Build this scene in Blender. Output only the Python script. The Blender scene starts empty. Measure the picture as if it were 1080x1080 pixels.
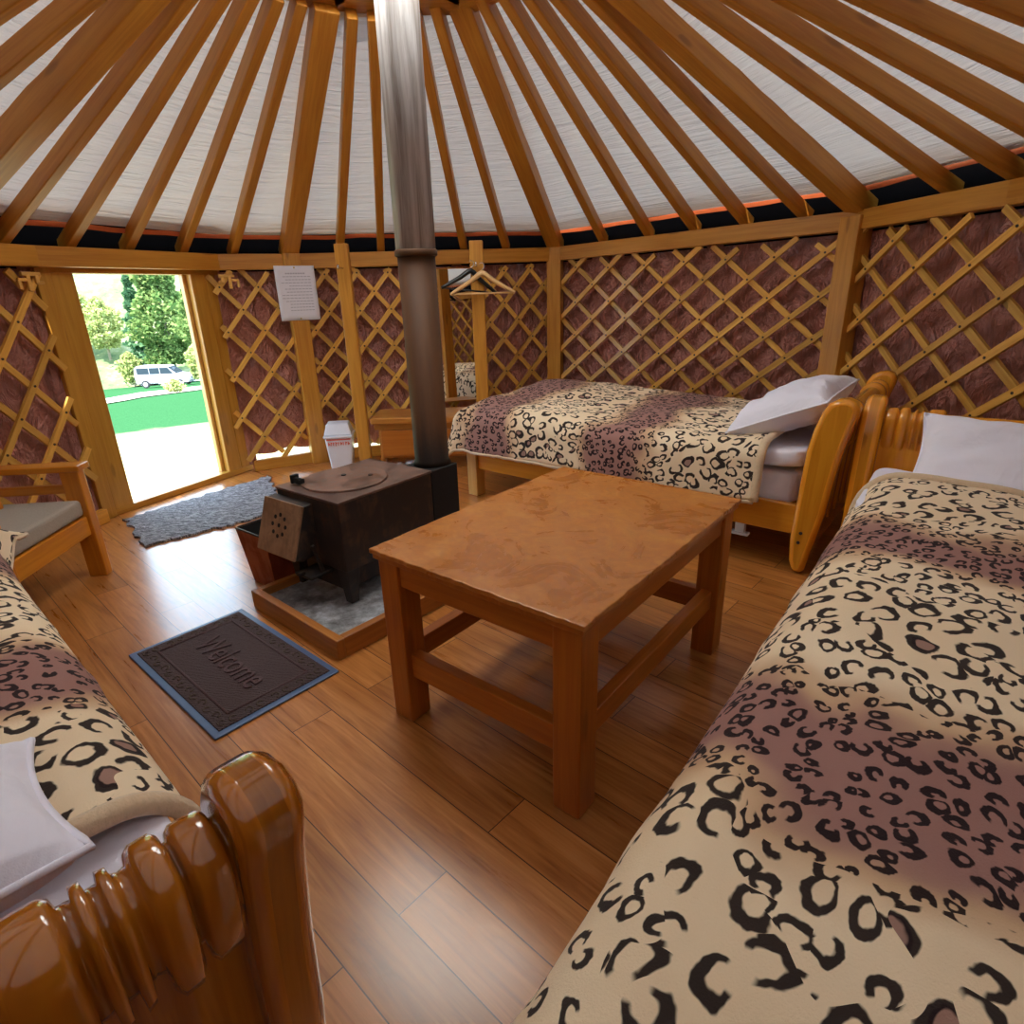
import bpy, bmesh, math, random
from mathutils import Vector, Matrix, noise
random.seed(7)
PI = math.pi
scn = bpy.context.scene
COL = scn.collection
V = Vector

# ------------------------------------------------------------------ camera
EYE = 1.35
FOC, PITCH, ROLL = 625.17, math.radians(20.484), math.radians(1.678)
_fw = V((0, math.cos(PITCH), -math.sin(PITCH)))
_up0 = V((0, math.sin(PITCH), math.cos(PITCH)))
_rt0 = V((1, 0, 0))
RT = math.cos(ROLL) * _rt0 - math.sin(ROLL) * _up0
UP = math.sin(ROLL) * _rt0 + math.cos(ROLL) * _up0
cd = bpy.data.cameras.new('camera')
cam = bpy.data.objects.new('camera', cd)
COL.objects.link(cam)
m = Matrix.Identity(4)
for i in range(3):
    m[i][0], m[i][1], m[i][2] = RT[i], UP[i], -_fw[i]
m[2][3] = EYE
cam.matrix_world = m
cd.sensor_fit = 'HORIZONTAL'
cd.sensor_width = 36
cd.lens = 36 * FOC / 1080
cd.clip_start = .02
cd.clip_end = 500
scn.camera = cam


def ray(x, y):
    return RT * ((x - 540) / FOC) - UP * ((y - 540) / FOC) + _fw


def atz(x, y, z=0.):
    d = ray(x, y)
    t = (z - EYE) / d.z
    return V((0, 0, EYE)) + d * t


def onDoor0(x, y):
    return atz(x, y, 0.)


def hit_wall(x, A, B, z):
    """azimuth of picture column at height z crossing plan line A-B"""
    lo, hi = 0., 1.
    def px(t):
        P = V((A[0] + (B[0] - A[0]) * t, A[1] + (B[1] - A[1]) * t, z - EYE))
        return 540 + FOC * P.dot(RT) / P.dot(_fw)
    lo, hi = -.6, 1.6
    for _ in range(50):
        mid = (lo + hi) / 2
        if px(mid) < x: lo = mid
        else: hi = mid
    return lo


# ------------------------------------------------------------------ node helpers
class NT:
    def __init__(s, name):
        s.m = bpy.data.materials.new(name)
        s.m.use_nodes = True
        s.t = s.m.node_tree
        s.b = s.t.nodes['Principled BSDF']
        s.out = s.t.nodes['Material Output']

    def node(s, typ, ins=None, **kw):
        n = s.t.nodes.new(typ)
        for k, v in kw.items():
            setattr(n, k, v)
        for k, v in (ins or {}).items():
            s.set(n.inputs[k], v)
        return n

    def set(s, sock, v):
        if isinstance(v, bpy.types.NodeSocket):
            s.t.links.new(v, sock)
        elif isinstance(v, (tuple, list)) and len(v) == 3 and sock.type == 'RGBA':
            sock.default_value = (*v, 1)
        else:
            sock.default_value = v

    def math(s, op, a, b=0., c=None, clamp=False):
        n = s.t.nodes.new('ShaderNodeMath')
        n.operation = op
        n.use_clamp = clamp
        s.set(n.inputs[0], a)
        s.set(n.inputs[1], b)
        if c is not None: s.set(n.inputs[2], c)
        return n.outputs[0]

    def vmath(s, op, a, b=(0, 0, 0)):
        n = s.t.nodes.new('ShaderNodeVectorMath')
        n.operation = op
        s.set(n.inputs[0], a)
        if op == 'SCALE': s.set(n.inputs['Scale'], b)
        else: s.set(n.inputs[1], b)
        return n.outputs[0]

    def smooth(s, v, a, b, o0=0., o1=1.):
        n = s.node('ShaderNodeMapRange', {'Value': v, 'From Min': a, 'From Max': b, 'To Min': o0, 'To Max': o1})
        n.interpolation_type = 'SMOOTHSTEP'
        return n.outputs[0]

    def mix(s, f, a, b, blend='MIX'):
        n = s.t.nodes.new('ShaderNodeMix')
        n.data_type = 'RGBA'
        n.blend_type = blend
        s.set(n.inputs[0], f)
        s.set(n.inputs[6], a)
        s.set(n.inputs[7], b)
        return n.outputs[2]

    def noise(s, vec, scale, detail=3., rough=.5, dist=0., col=False):
        n = s.node('ShaderNodeTexNoise', {'Vector': vec, 'Scale': scale, 'Detail': detail, 'Roughness': rough, 'Distortion': dist})
        return n.outputs['Color' if col else 'Fac']

    def uv(s):
        return s.node('ShaderNodeUVMap').outputs[0]

    def obj(s):
        return s.node('ShaderNodeTexCoord').outputs['Object']

    def mapping(s, vec, loc=(0, 0, 0), rot=(0, 0, 0), scale=(1, 1, 1)):
        n = s.t.nodes.new('ShaderNodeMapping')
        s.set(n.inputs['Vector'], vec)
        s.set(n.inputs['Location'], loc)
        s.set(n.inputs['Rotation'], rot)
        s.set(n.inputs['Scale'], scale)
        return n.outputs[0]

    def xyz(s, vec):
        n = s.node('ShaderNodeSeparateXYZ', {0: vec})
        return n.outputs

    def comb(s, x, y, z=0.):
        return s.node('ShaderNodeCombineXYZ', {0: x, 1: y, 2: z}).outputs[0]

    def ramp(s, f, stops):
        n = s.node('ShaderNodeValToRGB', {'Fac': f})
        e = n.color_ramp.elements
        while len(e) < len(stops): e.new(.5)
        for el, (p, c) in zip(e, stops):
            el.position = p
            el.color = (*c, 1)
        return n.outputs[0]

    def bump(s, h, strength=.3, dist=.01):
        n = s.node('ShaderNodeBump', {'Height': h, 'Strength': strength, 'Distance': dist})
        s.set(s.b.inputs['Normal'], n.outputs[0])

    def done(s, col, rough=.5, **kw):
        s.set(s.b.inputs['Base Color'], col)
        s.set(s.b.inputs['Roughness'], rough)
        for k, v in kw.items():
            s.set(s.b.inputs[k.replace('_', ' ')], v)
        return s.m


def wood(name, light, dark, rough=.4, coat=0., grain=1., knots=.5, bumpy=.12):
    s = NT(name)
    uv = s.uv()
    rnd = s.node('ShaderNodeNewGeometry').outputs['Random Per Island']
    off = s.comb(s.math('MULTIPLY', rnd, 37.), s.math('MULTIPLY', rnd, 11.))
    p = s.vmath('ADD', uv, off)
    g = s.noise(s.mapping(p, scale=(1.2 * grain, 26 * grain, 1)), 1.6, 4, .6, .6)
    fine = s.noise(s.mapping(p, scale=(5, 160, 1)), 1., 2)
    big = s.noise(s.mapping(p, scale=(1.1, 3., 1)), 1.3, 2)
    f = s.math('ADD', s.math('MULTIPLY', s.smooth(g, .3, .72), .55), s.math('MULTIPLY', fine, .25))
    f = s.math('ADD', f, s.math('MULTIPLY', s.smooth(big, .35, .75), .3))
    c = s.mix(f, light, dark)
    k = s.node('ShaderNodeTexVoronoi', {'Vector': s.mapping(p, scale=(2.2, 9, 1)), 'Scale': 1.}, voronoi_dimensions='2D')
    kr = s.xyz(k.outputs['Color'])[0]
    km = s.math('MULTIPLY', s.smooth(k.outputs['Distance'], .15, .06), s.math('GREATER_THAN', kr, .8))
    c = s.mix(s.math('MULTIPLY', km, knots), c, tuple(x * .45 for x in dark))
    hv = s.node('ShaderNodeHueSaturation', {'Color': c, 'Value': s.smooth(rnd, 0, 1, .82, 1.15)}).outputs[0]
    if bumpy: s.bump(s.math('ADD', g, fine), bumpy, .004)
    return s.done(hv, rough, Coat_Weight=coat, Coat_Roughness=.08)


def plain(name, col, rough=.5, var=.12, scale=14., bump=.0, **kw):
    s = NT(name)
    n = s.noise(s.obj(), scale, 4, .6)
    c = s.mix(n, tuple(x * (1 - var) for x in col), tuple(min(1, x * (1 + var)) for x in col))
    if bump: s.bump(n, bump, .01)
    return s.done(c, rough, **kw)


M = {}
M['roof_wood'] = wood('roof_wood', (.68, .31, .040), (.44, .145, .012), .45, .06)
M['beam_wood'] = wood('beam_wood', (.72, .34, .045), (.48, .175, .015), .42, .10)
M['lattice_wood'] = wood('lattice_wood', (.80, .47, .10), (.52, .235, .03), .42, .12, knots=.7)
M['door_wood'] = wood('door_wood', (.66, .34, .045), (.46, .19, .016), .38, .2)
M['bed_wood'] = wood('bed_wood', (.82, .36, .025), (.62, .20, .010), .25, .6, .8)
M['bed_pale'] = wood('bed_pale', (.82, .48, .14), (.62, .30, .05), .35, .3, .8)
M['bed_shade_wood'] = wood('bed_shade_wood', (.52, .175, .008), (.27, .068, .004), .16, 1., .8)  # bed wood darkened to paint in the shade on the near headboard
M['chair_wood'] = wood('chair_wood', (.78, .31, .025), (.54, .165, .009), .35, .3)
M['table_leg'] = wood('table_leg', (.55, .165, .016), (.34, .08, .007), .35, .25)
M['tray_wood'] = wood('tray_wood', (.58, .22, .035), (.32, .10, .015), .4, .2)
M['dresser_wood'] = wood('dresser_wood', (.60, .26, .045), (.42, .14, .02), .35, .3)
M['dresser_front'] = wood('dresser_front', (.56, .19, .025), (.42, .12, .014), .35, .3)
M['hanger_wood'] = wood('hanger_wood', (.74, .48, .22), (.55, .30, .10), .35, .3)


def table_top():
    s = NT('table_veneer')
    p = s.obj()
    a = s.noise(p, 5., 5, .65, 1.4)
    b = s.noise(p, 16., 4, .6, 2.)
    f = s.math('ADD', s.math('MULTIPLY', a, .6), s.math('MULTIPLY', b, .4))
    c = s.ramp(f, [(.32, (.32, .09, .011)), (.5, (.46, .155, .022)), (.68, (.60, .26, .055))])
    s.bump(b, .08, .004)
    return s.done(c, s.smooth(a, .3, .7, .22, .42), Coat_Weight=.35, Coat_Roughness=.2)


M['table_top'] = table_top()


def floor_mat():
    s = NT('laminate_floor')
    ang = math.atan2(-.68, .733)
    p = s.mapping(s.obj(), loc=(0.42, -.509 + .148 * 4 - .0, 0), rot=(0, 0, -ang))
    br = s.node('ShaderNodeTexBrick', {'Vector': p, 'Color1': (0, 0, 0), 'Color2': (1, 1, 1), 'Mortar': (0, 0, 0), 'Scale': 1., 'Mortar Size': .0016,
                'Mortar Smooth': .3, 'Bias': 0., 'Brick Width': 1.21, 'Row Height': .148}, offset=.37, offset_frequency=2)
    tone = s.xyz(br.outputs['Color'])[0]
    sx = s.xyz(p)
    pp = s.comb(s.math('ADD', sx[0], s.math('MULTIPLY', tone, 17.)), s.math('ADD', sx[1], s.math('MULTIPLY', tone, 5.)))
    g = s.noise(s.mapping(pp, scale=(1.1, 14, 1)), 1.8, 5, .62, 1.2)
    big = s.noise(s.mapping(pp, scale=(1., 3.4, 1)), 1.8, 3, .5, 1.)
    fine = s.noise(s.mapping(pp, scale=(4, 130, 1)), 1., 2)
    f = s.math('ADD', s.math('ADD', s.math('MULTIPLY', g, .55), s.math('MULTIPLY', big, .3)), s.math('MULTIPLY', fine, .15))
    c = s.ramp(f, [(.30, (.19, .055, .010)), (.46, (.40, .142, .030)), (.58, (.52, .205, .050)), (.72, (.61, .28, .083))])
    c = s.node('ShaderNodeHueSaturation', {'Color': c, 'Value': s.smooth(tone, 0, 1, .86, 1.12)}).outputs[0]
    c = s.mix(br.outputs['Fac'], c, (.05, .018, .006))
    s.bump(s.math('SUBTRACT', s.math('MULTIPLY', fine, .15), br.outputs['Fac']), .15, .003)
    return s.done(c, s.smooth(g, .3, .7, .27, .36), Coat_Weight=.9, Coat_Roughness=.23, Coat_IOR=1.5, Specular_IOR_Level=.2)


M['floor'] = floor_mat()


def leopard():
    s = NT('leopard_fleece')
    uv = s.uv()
    w = s.noise(uv, 7., 2, .5, col=True)
    p = s.vmath('ADD', uv, s.vmath('SCALE', s.vmath('SUBTRACT', w, (.5, .5, .5)), .065))
    px = s.xyz(p)

    def ros(scale, el, seed, width, rmin, rvar):
        v = s.mapping(p, loc=(seed, seed * .7, 0), scale=(scale, scale * el, 1))
        vo = s.node('ShaderNodeTexVoronoi', {'Vector': v, 'Scale': 1., 'Randomness': .92}, voronoi_dimensions='2D')
        d = s.vmath('SUBTRACT', v, vo.outputs['Position'])
        dx, dy, _ = s.xyz(d)
        r1, r2, r3 = s.xyz(vo.outputs['Color'])[:3]
        ln = s.math('SQRT', s.math('ADD', s.math('MULTIPLY', dx, dx), s.math('MULTIPLY', dy, dy)))
        ang = s.math('ARCTAN2', dy, dx)
        nz = s.math('SUBTRACT', s.noise(v, 2.2, 2), .5)
        ln = s.math('ADD', ln, s.math('MULTIPLY', nz, .34))
        R = s.math('ADD', s.math('MULTIPLY', r1, rvar), rmin)
        dist = s.math('ABSOLUTE', s.math('SUBTRACT', ln, R))
        ca = s.math('COSINE', s.math('ADD', ang, s.math('MULTIPLY', r2, 6.283)))
        wd = s.math('MULTIPLY', s.math('SUBTRACT', 1.15, s.math('MULTIPLY', ca, .45)), width)
        ring = s.smooth(s.math('SUBTRACT', dist, wd), .028, -.025)
        gap = s.math('MULTIPLY', s.smooth(ca, .62, .85), s.math('GREATER_THAN', r3, .3))
        ring = s.math('MULTIPLY', ring, s.math('SUBTRACT', 1., gap))
        fill = s.math('MULTIPLY', s.smooth(s.math('SUBTRACT', ln, R), .02, -.04), s.math('LESS_THAN', r3, .14))
        return ring, fill

    A, fa = ros(13., 1.2, 3.1, .08, .24, .14)
    B, fb = ros(24., 1.15, 9.4, .10, .16, .16)
    C, fc = ros(17.5, 1.25, 5.7, .082, .22, .14)
    nb = s.math('SUBTRACT', s.noise(uv, 2.2, 3), .5)
    band = s.math('SINE', s.math('ADD', s.math('MULTIPLY', px[0], 2 * PI / 1.0), s.math('MULTIPLY', nb, 3.6)))
    m1 = s.smooth(band, .35, .85)
    m2 = s.smooth(band, -.2, .5)
    selB = s.math('GREATER_THAN', band, .32)
    selC = s.math('MULTIPLY', s.math('GREATER_THAN', s.noise(uv, 2.9, 2), .53), s.math('SUBTRACT', 1., selB))
    selA = s.math('SUBTRACT', s.math('SUBTRACT', 1., selB), selC)
    spots = s.math('ADD', s.math('ADD', s.math('MULTIPLY', A, selA), s.math('MULTIPLY', C, selC)), s.math('MULTIPLY', B, selB), clamp=True)
    fill = s.math('MULTIPLY', fa, selA)
    c = s.mix(s.noise(uv, 3., 3), (.79, .58, .36), (.91, .76, .57))
    c = s.mix(s.math('MULTIPLY', m2, .6), c, (.46, .22, .095))
    c = s.mix(s.math('MULTIPLY', m1, .75), c, (.25, .105, .125))
    c = s.mix(s.math('MULTIPLY', fill, .8), c, (.22, .085, .085))
    c = s.mix(s.math('MULTIPLY', spots, .97), c, (.016, .009, .012))
    fur = s.noise(uv, 260., 3, .7)
    s.bump(s.math('ADD', fur, s.math('MULTIPLY', s.noise(uv, 30., 3), .7)), .35, .006)
    return s.done(c, .95, Sheen_Weight=.06, Sheen_Roughness=.5, Specular_IOR_Level=.05)


M['leopard'] = leopard()
M['cream_fleece'] = plain('cream_fleece', (.70, .52, .34), .95, .15, 120, .4, Sheen_Weight=.3)


def linen(name, col, sc=5.):
    s = NT(name)
    p = s.obj()
    a = s.noise(p, sc, 3, .55, 1.2)
    wv = s.noise(p, 420., 1)
    c = s.mix(a, tuple(x * .95 for x in col), col)
    s.bump(s.math('ADD', a, s.math('MULTIPLY', wv, .02)), .5, .03)
    return s.done(c, .8, Sheen_Weight=.15)


M['linen'] = linen('white_linen', (.86, .84, .97))
M['cushion'] = plain('cushion_fabric', (.36, .31, .26), .95, .1, 90, .2)


def tarp():
    s = NT('maroon_liner')
    p = s.obj()
    n = s.noise(s.mapping(p, scale=(1, 1, .55)), 7., 5, .62, 1.8)
    n2 = s.noise(s.mapping(p, scale=(1, 1, .6)), 22., 3, .55, 1.)
    c = s.mix(n, (.36, .12, .095), (.66, .29, .23))
    s.bump(s.math('ADD', n, s.math('MULTIPLY', n2, .35)), 1., .12)
    return s.done(c, .36, Specular_IOR_Level=.7)


M['liner'] = tarp()
M['gap_shade'] = plain('gap_shade', (.005, .004, .004), 1., .2, 20, Specular_IOR_Level=0.)  # near-black colour stands in for shade in the gap under the canvas
M['hem'] = plain('orange_hem', (.52, .10, .02), .7, .2, 20)


def ceiling_mat():
    s = NT('ceiling_canvas')
    p = s.uv()   # u around the roof, v down the slope in metres
    wv = s.noise(s.mapping(p, scale=(1.6, 22, 1)), 1., 3, .6, .8)
    big = s.noise(s.mapping(p, scale=(2.5, 2.5, 1)), 1., 3)
    c = s.mix(big, (.62, .55, .52), (.73, .69, .65))
    nb = s.node('ShaderNodeBump', {'Height': wv, 'Strength': .75, 'Distance': .03}).outputs[0]
    d = s.node('ShaderNodeBsdfDiffuse', {'Color': c, 'Normal': nb})
    t = s.node('ShaderNodeBsdfTranslucent', {'Color': s.mix(big, (.98, .88, .80), (1, .95, .88)), 'Normal': nb})
    mx = s.node('ShaderNodeMixShader', {0: .035, 1: d.outputs[0], 2: t.outputs[0]})
    s.t.links.new(mx.outputs[0], s.out.inputs[0])
    return s.m


M['ceiling'] = ceiling_mat()


def dome_mat():
    s = NT('added_diffuser')  # material of the diffuser added over the crown
    d = s.node('ShaderNodeBsdfDiffuse', {'Color': (.8, .8, .8)})
    t = s.node('ShaderNodeBsdfTranslucent', {'Color': (1, .90, .77)})
    mx = s.node('ShaderNodeMixShader', {0: .97, 1: d.outputs[0], 2: t.outputs[0]})
    s.t.links.new(mx.outputs[0], s.out.inputs[0])
    return s.m


M['dome'] = dome_mat()


def metal(name, base, rust, amt, rough=.5, scale=9., metallic=.6):
    s = NT(name)
    p = s.obj()
    n = s.noise(p, scale, 6, .68, .6)
    st = s.noise(s.mapping(p, scale=(1, 1, .12)), scale * 3, 4, .6)
    f = s.smooth(s.math('ADD', s.math('MULTIPLY', n, .65), s.math('MULTIPLY', st, .35)), .62 - amt * .4, .75 - amt * .25)
    c = s.mix(f, base, rust)
    s.bump(n, .15, .006)
    return s.done(c, s.smooth(f, 0, 1, rough, min(1., rough + .25)), Metallic=s.smooth(f, 0, 1, metallic, metallic * .3))


M['stove_black'] = metal('stove_black', (.03, .025, .024), (.10, .055, .035), .35, .5, 9, .3)
M['stove_top'] = metal('stove_top', (.10, .06, .05), (.20, .11, .08), .6, .38, 7, .35)
M['stove_lid'] = metal('stove_lid', (.12, .075, .06), (.24, .13, .095), .6, .34, 8, .35)
M['door_iron'] = metal('door_iron', (.22, .125, .07), (.36, .21, .12), .6, .42, 12, .3)
M['hole_black'] = plain('dull_black', (.008, .007, .007), .9)  # near-black for lid handle, flue box, vent discs and bin inside
M['rust'] = metal('bucket_rust', (.30, .075, .035), (.22, .045, .02), .5, .45, 8, .2)


def pipe_low():
    s = NT('rusted_pipe')
    p = s.obj()
    z = s.xyz(p)[2]
    n = s.noise(s.mapping(p, scale=(1, 1, .1)), 14., 5, .62)
    c = s.mix(n, (.036, .017, .011), (.16, .065, .022))
    soot = s.smooth(s.math('ADD', z, s.math('MULTIPLY', n, .25)), .42, .12)
    c = s.mix(soot, c, (.02, .015, .014))
    s.bump(n, .12, .006)
    return s.done(c, .55, Metallic=.05, Specular_IOR_Level=.3)


M['pipe_low'] = pipe_low()


def pipe_up():
    s = NT('weathered_pipe')
    p = s.obj()
    n = s.noise(s.mapping(p, scale=(1, 1, .05)), 26., 5, .65, .5)
    b = s.noise(s.mapping(p, scale=(1, 1, .3)), 5., 3)
    c = s.ramp(n, [(.3, (.16, .13, .115)), (.46, (.36, .35, .355)), (.62, (.58, .58, .60))])
    c = s.mix(s.smooth(b, .5, .75, 0, .5), c, (.26, .17, .10))
    s.bump(n, .2, .006)
    return s.done(c, .5, Metallic=.1)


M['pipe_up'] = pipe_up()


def sheet_metal():
    s = NT('tray_floor_sheen')
    p = s.obj()
    n = s.noise(p, 12., 6, .7)
    c = s.ramp(n, [(.35, (.16, .15, .15)), (.5, (.36, .36, .38)), (.66, (.66, .68, .74))])  # brightened bluish tones paint in light reflected on the metal
    return s.done(c, s.smooth(n, .3, .7, .3, .6), Metallic=.45)


M['tray_metal'] = sheet_metal()
M['mat_rubber'] = plain('blue_rubber', (.055, .095, .20), .38, .15, 30)


def mat_pile():
    s = NT('brown_mat_pile')
    p = s.obj()
    n = s.noise(p, 160., 3, .7)
    rib = s.node('ShaderNodeTexWave', {'Vector': s.mapping(p, rot=(0, 0, .8)), 'Scale': 34., 'Distortion': 6., 'Detail': 2.}).outputs['Fac']
    c = s.mix(n, (.028, .016, .017), (.10, .055, .055))
    s.bump(s.math('ADD', n, s.math('MULTIPLY', rib, .6)), .8, .006)
    return s.done(c, .9)


M['mat_pile'] = mat_pile()
M['mat_relief'] = plain('brown_mat_relief', (.085, .045, .048), .9, .3, 150, .5)
M['mat_edge_relief'] = plain('mat_border_relief', (.06, .035, .022), .85, .3, 150, .5)


def rug_mat():
    s = NT('grey_rag_mat')
    p = s.obj()
    n = s.noise(s.mapping(p, rot=(0, 0, .6), scale=(5, 26, 5)), 3., 4, .65, 2.2)
    c = s.ramp(n, [(.38, (.05, .05, .07)), (.5, (.24, .22, .24)), (.60, (.62, .60, .64))])
    s.bump(n, 1., .02)
    return s.done(c, .85)


M['rug'] = rug_mat()
M['white_plastic'] = plain('white_plastic', (.72, .74, .82), .35, .04)
M['red_print'] = plain('red_print', (.65, .12, .08), .5)
M['paper'] = plain('paper_white', (.78, .78, .88), .7, .03)
M['ink'] = plain('grey_ink', (.48, .48, .58), .8)
M['pin'] = plain('brass_pin', (.6, .4, .1), .3, Metallic=.8)
M['black_plastic'] = plain('black_plastic', (.01, .01, .012), .35)
M['steel'] = plain('steel_wire', (.5, .5, .52), .25, Metallic=1.)
M['bolt'] = plain('dark_bolt', (.03, .02, .015), .5)
M['clear_castor'] = plain('pale_castor', (.55, .55, .58), .3)
_s = NT('mirror_glass')
M['mirror'] = _s.done((.9, .9, .88), .02, Metallic=1.)


def ground_mat():
    s = NT('meadow_ground')
    p = s.obj()
    px = s.xyz(p)
    n = s.noise(p, 1.2, 5, .65)
    n2 = s.noise(p, 9., 4, .7)
    wob = s.math('MULTIPLY', s.math('SUBTRACT', s.noise(p, .35, 3), .5), 3.)
    dist = s.math('ADD', s.math('SQRT', s.math('ADD', s.math('MULTIPLY', px[0], px[0]), s.math('MULTIPLY', px[1], px[1]))), wob)
    dry = s.mix(n2, (.22, .22, .09), (.44, .42, .28))
    green = s.mix(n2, (.018, .066, .026), (.034, .105, .040))
    c = s.mix(s.smooth(s.math('ADD', dist, s.math('MULTIPLY', n, 2.)), 15.4, 16.4), dry, green)
    s.bump(n2, .8, .1)
    return s.done(c, 1., Specular_IOR_Level=0.)


M['ground'] = ground_mat()
M['track'] = plain('pale_gravel', (.30, .26, .20), .95, .15, 4)


def hill_mat():
    s = NT('hill_meadow')
    p = s.obj()
    n = s.noise(p, .22, 6, .7)
    n2 = s.noise(s.mapping(p, scale=(1, 1, .4)), 1.1, 4, .7)
    c = s.ramp(s.math('ADD', s.math('MULTIPLY', n, .5), s.math('MULTIPLY', n2, .5)), [(.36, (.06, .10, .05)), (.5, (.13, .16, .07)), (.64, (.22, .23, .14))])
    return s.done(c, 1., Specular_IOR_Level=0.)


M['hill'] = hill_mat()


def leafmat(name, a, b):
    s = NT(name)
    rnd = s.node('ShaderNodeNewGeometry').outputs['Random Per Island']
    c = s.mix(rnd, a, b)
    d = s.node('ShaderNodeBsdfDiffuse', {'Color': c})
    t = s.node('ShaderNodeBsdfTranslucent', {'Color': c})
    mx = s.node('ShaderNodeMixShader', {0: .35, 1: d.outputs[0], 2: t.outputs[0]})
    s.t.links.new(mx.outputs[0], s.out.inputs[0])
    return s.m


M['leaf_green'] = leafmat('leaf_green', (.06, .13, .035), (.26, .34, .11))
M['leaf_deep'] = leafmat('leaf_deep', (.045, .12, .06), (.12, .22, .10))
M['leaf_pale'] = leafmat('leaf_pale', (.26, .32, .10), (.50, .52, .22))
M['bark'] = plain('bark', (.30, .24, .19), .95, .3)
M['van_paint'] = plain('van_paint', (.30, .30, .33), .3, .02)
M['van_glass'] = plain('van_glass', (.03, .04, .055), .1)
M['van_tyre'] = plain('van_tyre', (.02, .02, .022), .8)
M['van_trim'] = plain('van_trim', (.10, .10, .12), .5)


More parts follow.
